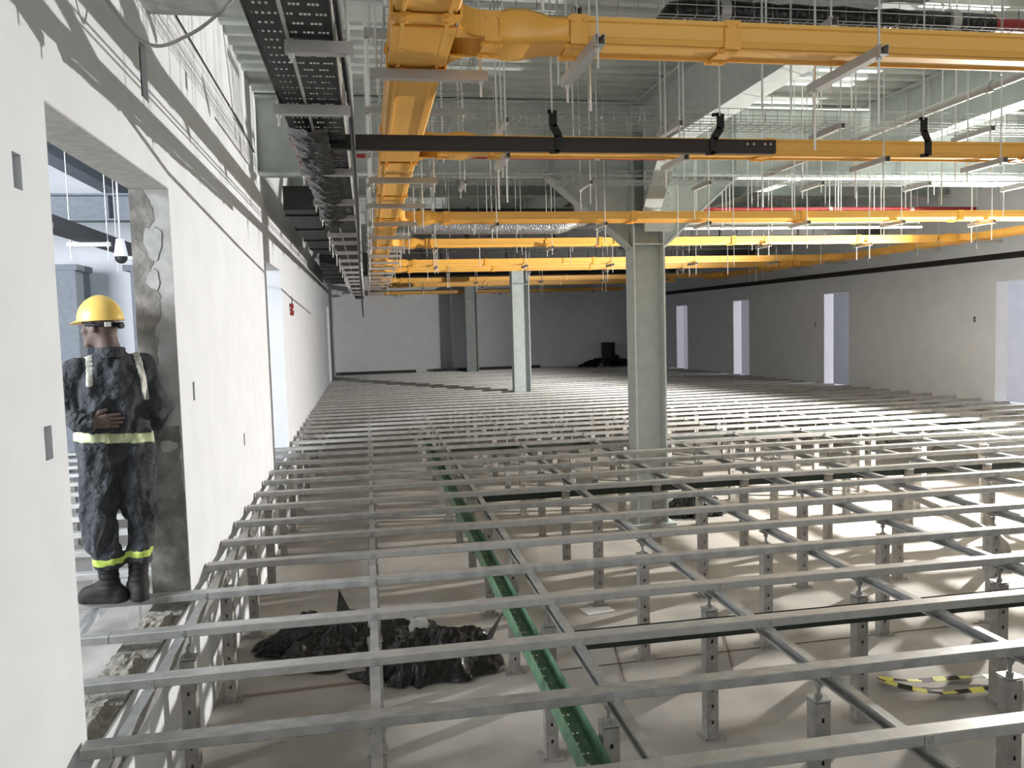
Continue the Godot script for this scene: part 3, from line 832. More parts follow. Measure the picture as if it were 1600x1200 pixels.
func pipes() -> void:
	pipe("sprinkler_pipe", "thin red sprinkler pipe crossing behind the second yellow trough", "pipe", [Vector3(-0.6, 3.2, -8.05), Vector3(3.1, 3.2, -8.05)], 0.02, M.red, [0.3, 0.8])
	pipe("sprinkler_pipe", "red sprinkler pipe crossing right of the nearest column", "pipe", [Vector3(3.8, 3.17, -11.5), Vector3(9.6, 3.17, -11.5)], 0.035, M.red, [0.2, 0.56, 0.8])
	pipe("sprinkler_pipe", "short red sprinkler pipe running along the hall beside the black tray", "pipe", [Vector3(-0.56, 3.12, -7.0), Vector3(-0.56, 3.12, -9.4)], 0.012, M.red, [0.5])
	# pipe in torn black wrapping
	var pts := []
	var f := FastNoiseLite.new(); f.seed = 3; f.frequency = 2.0
	for i in 25: pts.append(Vector3(1.93 + i * 0.087, 3.375 + f.get_noise_1d(i * 0.4) * 0.02, -4.72))
	var wp := pipe("wrapped_pipe", "pipe in torn black plastic wrapping near the roof", "pipe", pts, 0.066, M.plastic, [0.12, 0.86])
	obj("elbow", MB.new().tube([Vector3(1.97, 3.375, -4.72), Vector3(1.87, 3.36, -4.72), Vector3(1.82, 3.30, -4.72), Vector3(1.82, 3.18, -4.72)], 0.07, 14).mesh(), M.plastic, wp)
	obj("bare_red_end", MB.new().cyl(Vector3(4.0, 3.375, -4.72), Vector3(4.5, 3.375, -4.72), 0.045, 14).mesh(), M.red, wp)
	pipe("conduit_pipe", "grey pipe with clamps running along the hall high on the right", "pipe", [Vector3(4.82, 3.27, -9.3), Vector3(4.82, 3.27, -2.0)], 0.035, M.strut, [0.03, 0.25, 0.5, 0.75])
	# flexible silver duct
	var d := thing("flexible_duct", "silver insulated duct lying across behind the third yellow trough", "duct")
	var c := Curve3D.new()
	for p in [Vector3(0.64, 2.93, -11.3), Vector3(1.6, 2.92, -11.3), Vector3(2.7, 2.92, -11.3), Vector3(3.04, 3.02, -11.3), Vector3(3.1, 3.3, -11.3)]: c.add_point(p, Vector3(-0.15, -0.01, 0), Vector3(0.15, 0.01, 0))
	obj("sleeve", MB.new().tube(Array(c.tessellate(5, 3)), 0.11, 18).mesh(), M.silver, d)
	for x in [0.95, 1.5, 2.1, 2.7]:
		obj("band", MB.new().cyl(Vector3(x, 2.925, -11.3), Vector3(x + 0.03, 2.925, -11.3), 0.115, 18).mesh(), M.rod, d)
	for i in 3:
		pipe("steel_conduit", "bright steel conduit crossing on the right behind the third yellow trough, %s one up" % ORD[i + 1], "conduit", [Vector3(3.9, 2.86 + i * 0.075, -11.2 - i * 0.07), Vector3(8.4, 2.86 + i * 0.075, -11.2 - i * 0.07)], 0.022, M.rod, [0.28 + i * 0.02, 0.68 + i * 0.02])
	# dark services filling the far roof
	for i in 5:
		var z: float = [-13.0, -17.6, -19.55, -22.2, -24.6][i]
		var t := thing("air_duct", "dark sheet metal air duct under the far roof, %s from the camera" % ORD[i + 1], "duct", Vector3(0.8, 3.12, z), "air ducts under the far roof")
		obj("duct", MB.new().span(Vector3(0, -0.2, -0.3), Vector3(8.0, 0.25, 0.3)).mesh(), M.cable, t)
		for k in 5: obj("joint_flange", MB.new().span(Vector3(0.8 + k * 1.4, -0.22, -0.32), Vector3(0.83 + k * 1.4, 0.27, 0.32)).mesh(), M.black, t)
		for k in [0.5, 4.4, 7.9]: obj("rod", MB.new().cyl(Vector3(k, 0.25, 0.1), Vector3(k, DECK - 3.12 - 0.004, 0.1), 0.007, 6).mesh(), M.rod, t)
	for q in [[-9.9, "beside the left wall beyond the first deep beam", -0.75, 2.95], [-16.5, "beside the left wall far down the hall", -0.72, 2.75]]:
		var t := thing("air_duct", "dark air duct hanging " + q[1], "duct", Vector3(q[2], q[3], q[0]), "dark ducts by the left wall")
		obj("duct", MB.new().span(Vector3(-0.16, -0.0, 0), Vector3(0.2, 0.28, -5.5)).mesh(), M.cable, t)
		for k in 4: obj("joint_flange", MB.new().span(Vector3(-0.18, -0.02, -0.4 - 1.4 * k), Vector3(0.22, 0.30, -0.44 - 1.4 * k)).mesh(), M.black, t)
		for k in 3: obj("rod", MB.new().cyl(Vector3(0.02, 0.28, -1.0 - 1.9 * k), Vector3(0.02, DECK - q[3] - 0.004, -1.0 - 1.9 * k), 0.007, 6).mesh(), M.rod, t)
	# black tray along the right wall
	var rt := thing("cable_tray", "black cable tray hanging along the right wall", "cable tray", Vector3(0, 2.45, 0))
	for x in [0.0, 0.3]:
		obj("side_rail", MB.new().extrude(rect2(0.008, 0.08, 0.001), Vector3(10.3 + x, 0, -11.0), Vector3.RIGHT, Vector3.UP, Vector3(-0.75, 0, -15.5)).mesh(), M.black, rt)
	for k in 60:
		var z := -11.1 - 0.255 * k
		obj("rung", MB.new().span(Vector3(10.305 + (z + 11) * 0.0484, -0.03, z), Vector3(10.595 + (z + 11) * 0.0484, -0.01, z - 0.04)).mesh(), M.black, rt)

# ------------------------------------------------------------------ what lies under the frame
func green_tray(label: String, a: Vector3, b: Vector3, w: float, m: Material, high := 0.10) -> void:
	var t := thing("cable_channel", label, "cable channel", a, "green cable channels under the floor frame")
	var l := b - a
	var along := l.length()
	var u := l.normalized()
	var s := Vector3(0, 0, 1) if absf(u.x) > 0.5 else Vector3.RIGHT
	var holes := []
	var d := 0.12
	while d < minf(along, 9.0):
		for q in [-0.022, 0.0, 0.022]:
			if int(d * 50) % 3 != 1 or q == 0.0: holes.append(Rect2(d, q - 0.006, 0.02, 0.012))
		d += 0.09
	obj("perforated_base", MB.new().sheet(Vector3.ZERO, u, s, Vector2(0, along), Vector2(-w / 2, w / 2), holes, 0.003, Vector3.UP).mesh(), m, t)
	for e in [-1.0, 1.0]:
		var rh := []
		for q in 6: rh.append(Rect2(1.5 + 0.05 * q, 0.02 + 0.025 * (q % 2), 0.014, 0.012))
		obj("side_rail", MB.new().sheet(s * e * w / 2, u, Vector3.UP, Vector2(0, along), Vector2(-0.003, high), rh, 0.003, s * e).mesh(), m, t)

func crumple_mesh(rx: float, rz: float, h: float, seed_: int) -> Mesh:
	var f := FastNoiseLite.new(); f.seed = seed_; f.frequency = 2.6; f.fractal_octaves = 2; f.fractal_type = FastNoiseLite.FRACTAL_RIDGED
	var g := FastNoiseLite.new(); g.seed = seed_ + 1; g.frequency = 1.1
	var n := 110
	var rows := []
	for k in 40:
		var row := []
		for i in n:
			var a := TAU * i / n
			var r := float(k) / 39
			var reach := 0.82 + 0.4 * g.get_noise_2d(cos(a) * 1.2, sin(a) * 1.2) + 0.06 * sin(a * 5.0 + seed_)
			var x := cos(a) * r * reach * rx; var z := sin(a) * r * reach * rz
			var low := g.get_noise_2d(x * 1.6 + 7.0, z * 1.6)
			var y := h * pow(1.0 - r * r, 0.7) * (0.62 + 0.6 * low) + 0.11 * (0.35 + h) * (0.5 + 0.5 * f.get_noise_2d(x, z)) * (1.0 - r * 0.55)
			y += 0.018 * g.get_noise_2d(x * 14.0, z * 14.0)
			row.append(Vector3(x, maxf(y, 0.004), z))
		rows.append(row)
	return MB.new().grid(rows, true).mesh()

func crumple(label: String, at: Vector3, rx: float, rz: float, h: float, seed_: int) -> Node3D:
	var t := thing("plastic_sheet", label, "plastic sheet", at, "crumpled black plastic")
	obj("sheet", crumple_mesh(rx, rz, h, seed_), M.plastic, t)
	return t

func underfloor() -> void:
	green_tray("long green perforated cable channel below the frame, running away", Vector3(0.855, -0.345, -1.2), Vector3(0.855, -0.345, -14.0), 0.105, M.green)
	var zs := [-4.27, -8.15, -11.6]
	for i in 3:
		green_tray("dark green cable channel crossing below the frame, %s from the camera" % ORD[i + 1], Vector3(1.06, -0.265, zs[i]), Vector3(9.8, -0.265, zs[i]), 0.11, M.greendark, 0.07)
	var hp := crumple("black plastic sheeting heaped on the slab below the frame, nearest the camera", Vector3(0.36, SLAB, -6.0), 0.62, 0.56, 0.30, 11)
	obj("sheet", crumple_mesh(0.70, 0.5, 0.30, 23), M.plastic, hp, Vector3(-0.72, 0, -0.45))
	for q in [[Vector3(0.30, 0.03, 0.12), Vector3(0.60, 0.30, -0.12), Vector3(0.5, 0.02, -0.2)], [Vector3(-0.72, 0.1, -0.62), Vector3(-0.68, 0.38, -0.75), Vector3(-0.55, 0.1, -0.72)], [Vector3(-0.62, 0.02, 0.12), Vector3(-0.42, 0.015, 0.36), Vector3(-0.12, 0.05, 0.08)]]:
		var e := MB.new()
		var nn: Vector3 = (q[1] - q[0]).cross(q[2] - q[0]).normalized()
		e.tri(q[0], q[1], q[2], nn)
		e.tri(q[0] - nn * 0.004, q[1] - nn * 0.004, q[2] - nn * 0.004, -nn)
		obj("flap", e.mesh(), M.plastic, hp)
	crumple("shiny black plastic sheet on the slab beside the nearest column's foot", Vector3(4.1, SLAB, -9.9), 0.5, 0.4, 0.4, 31)
	var w := thing("plastic_bag", "white scrap of plastic lying on the heaped black sheet", "plastic bag", Vector3(0.30, SLAB + 0.24, -6.12))
	obj("bag", lump(Vector3(0, 0.02, 0), Vector3(0.13, 0.09, 0.12), 4, 0.03).mesh(), M.whiteplastic, w)
	# barrier tape
	var tp := thing("barrier_tape", "yellow and black barrier tape lying loose on the slab", "tape", Vector3(0, SLAB, 0))
	var path := Curve3D.new()
	for p in [Vector3(4.35, 0.02, -4.72), Vector3(3.95, 0.03, -4.78), Vector3(3.6, 0.02, -4.82), Vector3(3.36, 0.03, -4.9), Vector3(3.42, 0.04, -4.74), Vector3(3.62, 0.02, -4.62), Vector3(3.9, 0.05, -4.55), Vector3(4.1, 0.03, -4.6), Vector3(4.0, 0.03, -4.42), Vector3(3.82, 0.02, -4.36), Vector3(4.15, 0.04, -4.33)]:
		path.add_point(p)
	var bp := path.get_baked_length()
	for i in int(bp / 0.09):
		var a := path.sample_baked(i * 0.09); var b := path.sample_baked((i + 1) * 0.09)
		var dv := b - a
		obj("black_stripe" if i % 2 else "yellow_stripe", MB.new().box((a + b) / 2 + Vector3(0, 0.005, 0), Vector3.ONE, Basis(dv * 1.02, Vector3(0, 0.0025, 0), Vector3(-dv.z, 0.02 * sin(i * 1.3), dv.x).normalized() * 0.05)).mesh(), M.dark if i % 2 else M.tape_y, tp)
	# drainage pipe on the right
	var dp := thing("drain_pipe", "grey pipe sloping below the frame on the right with an elbow at its end", "pipe")
	obj("pipe", MB.new().tube([Vector3(5.75, -0.35, -9.0), Vector3(5.6, -0.42, -7.2), Vector3(5.42, -0.45, -6.2)], 0.035, 12).mesh(), M.post, dp)
	obj("elbow", MB.new().tube([Vector3(5.42, -0.45, -6.2), Vector3(5.36, -0.47, -6.05), Vector3(5.32, -0.52, -5.98), Vector3(5.3, -0.70, -5.95)], 0.042, 12).mesh(), M.post, dp)
	# setting-out lines, timber lath, paper
	for q in [[Vector3(1.2, SLAB, -5.61), Vector3(4.9, SLAB, -5.68), "across, below the first green crossing channel"], [Vector3(1.85, SLAB, -6.2), Vector3(1.66, SLAB, -5.2), "lengthways, left of the second post row"], [Vector3(2.78, SLAB, -6.1), Vector3(2.42, SLAB, -5.1), "lengthways, right of the front post"]]:
		var s := thing("chalk_string", "thin setting-out string line on the slab running " + q[2], "string", q[0], "setting-out lines on the slab")
		obj("string", MB.new().cyl(Vector3(0, 0.006, 0), q[1] - q[0] + Vector3(0, 0.006, 0), 0.0035, 5).mesh(), M.line, s)
	var la := thing("timber_lath", "thin reddish lath lying on the slab before the black plastic heap", "lath", Vector3(-0.9, SLAB, -5.72))
	obj("lath", MB.new().box(Vector3(0.42, 0.008, -0.02), Vector3(0.95, 0.014, 0.022), Basis(Vector3.UP, 0.05)).mesh(), M.copper, la)
	var pa := thing("paper_sheet", "white sheet of paper lying on the slab beyond the first crossing channel", "paper", Vector3(1.9, SLAB, -6.75))
	obj("sheet", MB.new().box(Vector3(0, 0.004, 0), Vector3(0.26, 0.004, 0.18), Basis(Vector3.UP, 0.2)).mesh(), M.whiteplastic, pa)
	# heap by the far wall
	crumple("dark heap of sheeting on the frame at the far right of the back wall", Vector3(8.2, 0.0, -27.2), 1.1, 0.5, 0.45, 41)
	var dr := thing("black_drum", "black drum standing in the dark heap by the far wall", "drum", Vector3(8.5, 0.0, -28.05))
	obj("drum", MB.new().tube([Vector3(0, 0, 0), Vector3(0, 0.05, 0), Vector3(0, 0.75, 0), Vector3(0, 0.8, 0)], 0.24, 20).mesh(), M.black, dr)
	obj("lid", MB.new().cyl(Vector3(0, 0.8, 0), Vector3(0, 0.83, 0), 0.25, 20).mesh(), M.cable, dr)
	# floor boards laid by the far wall
	for q in [[-1.0, 1.6, -28.0, "left"], [2.2, 6.0, -28.1, "middle"]]:
		var b := thing("floor_board", "dark board laid on the frame along the far wall, %s one" % q[3], "board", Vector3(q[0], 0, q[2]), "boards by the far wall")
		obj("board", MB.new().span(Vector3(0, 0.001, 0), Vector3(q[1] - q[0], 0.09, -0.25)).mesh(), M.cable, b)
	# the lamp itself
	var fl := thing("floodlight", "site floodlight on a stand beside the right wall", "lamp", Vector3(9.02, 0, -9.2))
	obj("lamp_housing", MB.new().span(Vector3(0.0, 0.87, -0.16), Vector3(0.07, 1.13, 0.16)).mesh(), M.black, fl)
	var glass := mat(Color(1, 1, 1), 0.3)
	glass.emission_enabled = true
	glass.emission = Color(1.0, 0.985, 0.965)
	glass.emission_energy_multiplier = 6.0
	obj("lamp_glass", MB.new().span(Vector3(-0.008, 0.89, -0.14), Vector3(-0.001, 1.11, 0.14)).mesh(), glass, fl)
	for s in [-1.0, 1.0]:
		obj("stand_leg", MB.new().cyl(Vector3(0.035, 0.9, 0.17 * s), Vector3(0.12, 0.0, 0.2 * s), 0.01, 8).cyl(Vector3(0.12, 0.008, 0.2 * s), Vector3(-0.2, 0.008, 0.2 * s), 0.01, 8).mesh(), M.strut, fl)

# ------------------------------------------------------------------ the room seen through the doorway
func side_room() -> void:
	var prof := rect2(0.08, 0.044, 0.004)
	for k in range(2, 16):
		var zc := barz(k) + 0.04
		if zc < -12.6: continue
		var t := thing("cross_bar", "galvanised floor bar in the room through the doorway, %s one back" % ORD[k - 1], "floor bar", Vector3(0, 0, zc), "floor bars in the side room")
		obj("bar", MB.new().extrude(prof, Vector3(-6.9, -0.022, 0), Vector3(0, 0, 1), Vector3.UP, Vector3(6.9 - 1.37, 0, 0)).mesh(), M.galv, t)
	for i in 5:
		var x := -1.62 - 0.99 * i
		var t := thing("floor_runner", "floor channel in the room through the doorway, %s from its near wall" % ORD[i + 1], "floor runner", Vector3(x, 0, 0), "floor runners in the side room")
		obj("channel", MB.new().extrude(cee(0.042, 0.056, 0.003, 0.012), Vector3(0, -0.0725, -2.0), Vector3.RIGHT, Vector3.UP, Vector3(0, 0, -10.6)).mesh(), M.galv2, t)
		for m in 8:
			var p := thing("floor_pedestal", "floor pedestal in the room through the doorway, runner %s from its wall, %s one back" % [ORD[i + 1], ORD[m + 1]], "pedestal", Vector3(x, SLAB, -3.3 - 1.2 * m), "pedestals in the side room")
			obj("post", MB.new().span(Vector3(-0.035, 0.01, -0.035), Vector3(0.035, 0.8, 0.035)).mesh(), M.post, p)
			obj("threaded_rod", MB.new().cyl(Vector3(0, 0.8, 0), Vector3(0, 0.9, 0), 0.009, 8).mesh(), M.post, p)
			obj("base_plate", MB.new().span(Vector3(-0.07, 0, -0.07), Vector3(0.07, 0.01, 0.07)).mesh(), M.post, p)
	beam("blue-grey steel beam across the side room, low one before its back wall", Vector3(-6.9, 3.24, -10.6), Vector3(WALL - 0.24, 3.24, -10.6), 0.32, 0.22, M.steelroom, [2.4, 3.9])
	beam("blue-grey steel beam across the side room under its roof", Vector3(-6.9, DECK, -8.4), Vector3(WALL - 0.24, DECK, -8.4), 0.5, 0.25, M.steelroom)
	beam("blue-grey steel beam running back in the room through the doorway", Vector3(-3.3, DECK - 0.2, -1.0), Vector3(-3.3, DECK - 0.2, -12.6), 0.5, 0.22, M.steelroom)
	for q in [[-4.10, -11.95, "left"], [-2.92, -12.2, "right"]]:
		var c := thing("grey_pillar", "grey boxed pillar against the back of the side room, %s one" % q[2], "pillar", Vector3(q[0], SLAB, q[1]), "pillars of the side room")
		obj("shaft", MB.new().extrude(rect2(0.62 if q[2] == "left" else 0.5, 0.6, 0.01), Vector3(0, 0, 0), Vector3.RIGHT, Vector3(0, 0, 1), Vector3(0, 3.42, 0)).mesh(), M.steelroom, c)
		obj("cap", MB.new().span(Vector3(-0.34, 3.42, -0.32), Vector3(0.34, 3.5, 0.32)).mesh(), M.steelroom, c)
	var tr := thing("cable_tray", "dark perforated cable tray in the room through the doorway", "cable tray", Vector3(-2.55, 2.46, 0))
	obj("side_rail", MB.new().span(Vector3(0, 0, -4.0), Vector3(0.01, 0.1, -12.5)).mesh(), M.cable, tr)
	obj("base", MB.new().span(Vector3(-0.2, 0, -4.0), Vector3(0, 0.006, -12.5)).mesh(), M.cable, tr)
	for i in 4:
		trapeze("white strut hanger in the room through the doorway, %s one back" % ORD[i + 1], Vector3(-2.65, 2.435, -5.6 - 1.5 * i), Vector3(0.2, 0, 0), 0.17, "hangers in the side room", 0.15)
	var br := thing("diagonal_brace", "white diagonal brace strut seen through the top of the doorway", "brace", Vector3(-2.2, 2.75, -5.4))
	obj("strut", MB.new().box(Vector3(0.08, 0.12, 0), Vector3(0.04, 0.36, 0.04), Basis(Vector3.BACK, -0.62)).mesh(), M.rod, br)
	obj("foot_plate", MB.new().box(Vector3(-0.02, -0.03, 0), Vector3(0.08, 0.01, 0.06)).mesh(), M.rod, br)
	obj("rod", MB.new().cyl(Vector3(0.16, -0.75, 0), Vector3(0.16, 1.4, 0), 0.008, 6).mesh(), M.rod, br)
	var cc := thing("dome_camera", "white dome security camera hanging in the side room above the worker", "camera", Vector3(-2.2, 2.24, -8.0))
	obj("mount", MB.new().tube([Vector3(0, 0.18, 0), Vector3(0, 0.1, 0), Vector3(0, 0.02, 0)], 0.035, 18, true, 0.062).mesh(), M.whiteplastic, cc)
	var dm := SphereMesh.new(); dm.radius = 0.055; dm.height = 0.11; dm.radial_segments = 24; dm.rings = 12
	obj("dome", dm, M.black, cc, Vector3(0, 0.01, 0))
	obj("rod", MB.new().cyl(Vector3(0, 0.18, 0), Vector3(0, DECK - 2.24, 0), 0.008, 8).mesh(), M.rod, cc)

# ------------------------------------------------------------------ small things on the left wall
func smooth_path(p: Array) -> Array:
	var c := Curve3D.new()
	for i in p.size():
		var t: Vector3 = (p[mini(i + 1, p.size() - 1)] - p[maxi(i - 1, 0)]) / 6.0
		c.add_point(p[i], -t, t)
	return Array(c.tessellate(4, 3))

func wall_bits() -> void:
	var c := thing("loose_cable", "grey cable looped from the left wall to the roof steel in the near corner", "cable")
	var loop := []
	for p in [Vector3(-1.115, 3.08, -3.9), Vector3(-0.986, 2.88, -3.9), Vector3(-0.87, 2.81, -3.9), Vector3(-0.718, 2.87, -3.9), Vector3(-0.59, 2.97, -3.9), Vector3(-0.50, 3.07, -3.9), Vector3(-0.42, 3.2, -3.9)]: loop.append(p)
	obj("sheath", MB.new().tube(smooth_path(loop), 0.008, 8).mesh(), M.strut, c)
	obj("gland", MB.new().cyl(Vector3(-1.13, 3.09, -3.9), Vector3(-1.11, 3.09, -3.9), 0.016, 8).mesh(), M.strut, c)
	var w := thing("wall_wire", "thin wire running down along the left wall below the roof", "wire")
	obj("wire", MB.new().tube([Vector3(-1.122, 3.56, -5.6), Vector3(-1.12, 3.53, -8.05), Vector3(-1.12, 3.46, -9.2)], 0.006, 6).mesh(), M.cable, w)
	obj("clip", MB.new().box(Vector3(-1.122, 3.535, -7.6), Vector3(0.014, 0.02, 0.02)).mesh(), M.strut, w)
	var r := thing("wire_coil", "red and white coil of wire hanging on the left wall past the second doorway", "wire coil", Vector3(-1.10, 1.86, -12.55))
	var pts := []
	for i in 25: pts.append(Vector3(0.01 * sin(i * 1.5), sin(TAU * i / 24) * 0.075, cos(TAU * i / 24) * 0.075))
	obj("coil", MB.new().tube(pts, 0.02, 8, false).mesh(), M.red, r)
	obj("hook", MB.new().tube([Vector3(-0.03, 0.2, -0.1), Vector3(0.0, 0.16, -0.08), Vector3(0.0, 0.07, -0.03)], 0.007, 6).mesh(), M.cable, r)
	obj("tag", MB.new().box(Vector3(0.015, -0.01, 0.02), Vector3(0.008, 0.05, 0.06)).mesh(), M.whiteplastic, r)

# ------------------------------------------------------------------ the worker in the doorway
class Field:        # distance field on a grid, meshed as surface nets
	var o: Vector3
	var h: float
	var nx: int
	var ny: int
	var nz: int
	var d := PackedFloat32Array()
	func _init(lo: Vector3, hi: Vector3, cell: float) -> void:
		o = lo; h = cell
		nx = int((hi.x - lo.x) / h) + 2; ny = int((hi.y - lo.y) / h) + 2; nz = int((hi.z - lo.z) / h) + 2
		d.resize(nx * ny * nz); d.fill(1.0)
	func put(lo: Vector3, hi: Vector3, f: Callable, k: float) -> void:
		var a := ((lo - o) / h).floor().max(Vector3.ZERO); var b := ((hi - o) / h).ceil().min(Vector3(nx - 1, ny - 1, nz - 1))
		for z in range(int(a.z), int(b.z) + 1):
			for y in range(int(a.y), int(b.y) + 1):
				var at := (z * ny + y) * nx
				for x in range(int(a.x), int(b.x) + 1):
					var e: float = f.call(o + Vector3(x, y, z) * h)
					var p := d[at + x]
					var q := clampf(0.5 + 0.5 * (p - e) / k, 0.0, 1.0)
					d[at + x] = lerpf(p, e, q) - k * q * (1.0 - q)
	func cap(a: Vector3, b: Vector3, ra: float, rb: float, k := 0.03) -> void:
		var m := maxf(ra, rb) + k + h * 2.0
		var ab := b - a
		var ll := maxf(ab.length_squared(), 1e-8)
		put(a.min(b) - Vector3.ONE * m, a.max(b) + Vector3.ONE * m, func(p: Vector3) -> float:
			var t := clampf((p - a).dot(ab) / ll, 0.0, 1.0)
			return (p - a - ab * t).length() - lerpf(ra, rb, t), k)
	func ell(c: Vector3, b: Basis, r: Vector3, k := 0.02) -> void:
		var m := maxf(r.x, maxf(r.y, r.z)) + k + h * 2.0
		var inv := b.transposed()
		var mr := minf(r.x, minf(r.y, r.z))
		put(c - Vector3.ONE * m, c + Vector3.ONE * m, func(p: Vector3) -> float:
			var q := inv * (p - c)
			var k0 := (q / r).length()
			var k1 := (q / (r * r)).length()
			return k0 * (k0 - 1.0) / k1 if k1 > 1e-6 else -mr, k)
	func change(f: Callable, lim := 0.06) -> void:      # d = f(p, d) near the surface
		var i := 0
		for z in nz:
			for y in ny:
				for x in nx:
					if absf(d[i]) < lim: d[i] = f.call(o + Vector3(x, y, z) * h, d[i])
					i += 1
	func nets(mb: MB) -> void:
		var id := PackedInt32Array(); id.resize(d.size()); id.fill(-1)
		var sx := 1; var sy := nx; var sz := nx * ny
		var off := [0, sx, sy, sx + sy, sz, sx + sz, sy + sz, sx + sy + sz]
		var cor := [Vector3(0, 0, 0), Vector3(1, 0, 0), Vector3(0, 1, 0), Vector3(1, 1, 0), Vector3(0, 0, 1), Vector3(1, 0, 1), Vector3(0, 1, 1), Vector3(1, 1, 1)]
		var eds := [[0, 1], [2, 3], [4, 5], [6, 7], [0, 2], [1, 3], [4, 6], [5, 7], [0, 4], [1, 5], [2, 6], [3, 7]]
		for z in nz - 1:
			for y in ny - 1:
				var row := z * sz + y * sy
				for x in nx - 1:
					var i := row + x
					var neg := d[i] < 0.0
					if (d[i + sx] < 0.0) == neg and (d[i + sy] < 0.0) == neg and (d[i + sz] < 0.0) == neg and (d[i + sx + sy] < 0.0) == neg and (d[i + sx + sz] < 0.0) == neg and (d[i + sy + sz] < 0.0) == neg and (d[i + sx + sy + sz] < 0.0) == neg: continue
					var p := Vector3.ZERO
					var c := 0
					for e in eds:
						var a: float = d[i + off[e[0]]]; var b: float = d[i + off[e[1]]]
						if (a < 0.0) != (b < 0.0):
							p += cor[e[0]].lerp(cor[e[1]], a / (a - b)); c += 1
					p /= c
					var g := Vector3(d[i + sx] + d[i + sx + sy] + d[i + sx + sz] + d[i + sx + sy + sz] - d[i] - d[i + sy] - d[i + sz] - d[i + sy + sz],
						d[i + sy] + d[i + sx + sy] + d[i + sy + sz] + d[i + sx + sy + sz] - d[i] - d[i + sx] - d[i + sz] - d[i + sx + sz],
						d[i + sz] + d[i + sx + sz] + d[i + sy + sz] + d[i + sx + sy + sz] - d[i] - d[i + sx] - d[i + sy] - d[i + sx + sy])
					id[i] = mb.v.size()
					mb.v.append(o + (Vector3(x, y, z) + p) * h); mb.n.append(g.normalized())
		for z in range(1, nz - 1):
			for y in range(1, ny - 1):
				for x in range(1, nx - 1):
					var i := z * sz + y * sy + x
					var neg := d[i] < 0.0
					for ax in 3:
						var s: int = [sx, sy, sz][ax]
						if (d[i + s] < 0.0) == neg: continue
						var u: int = [sy, sz, sx][ax]; var w: int = [sz, sx, sy][ax]
						var q := [id[i], id[i - u], id[i - u - w], id[i - w]]
						if q.min() < 0: continue
						if neg: mb.ix.append_array([q[0], q[2], q[1], q[0], q[3], q[2]])
						else: mb.ix.append_array([q[0], q[1], q[2], q[0], q[2], q[3]])

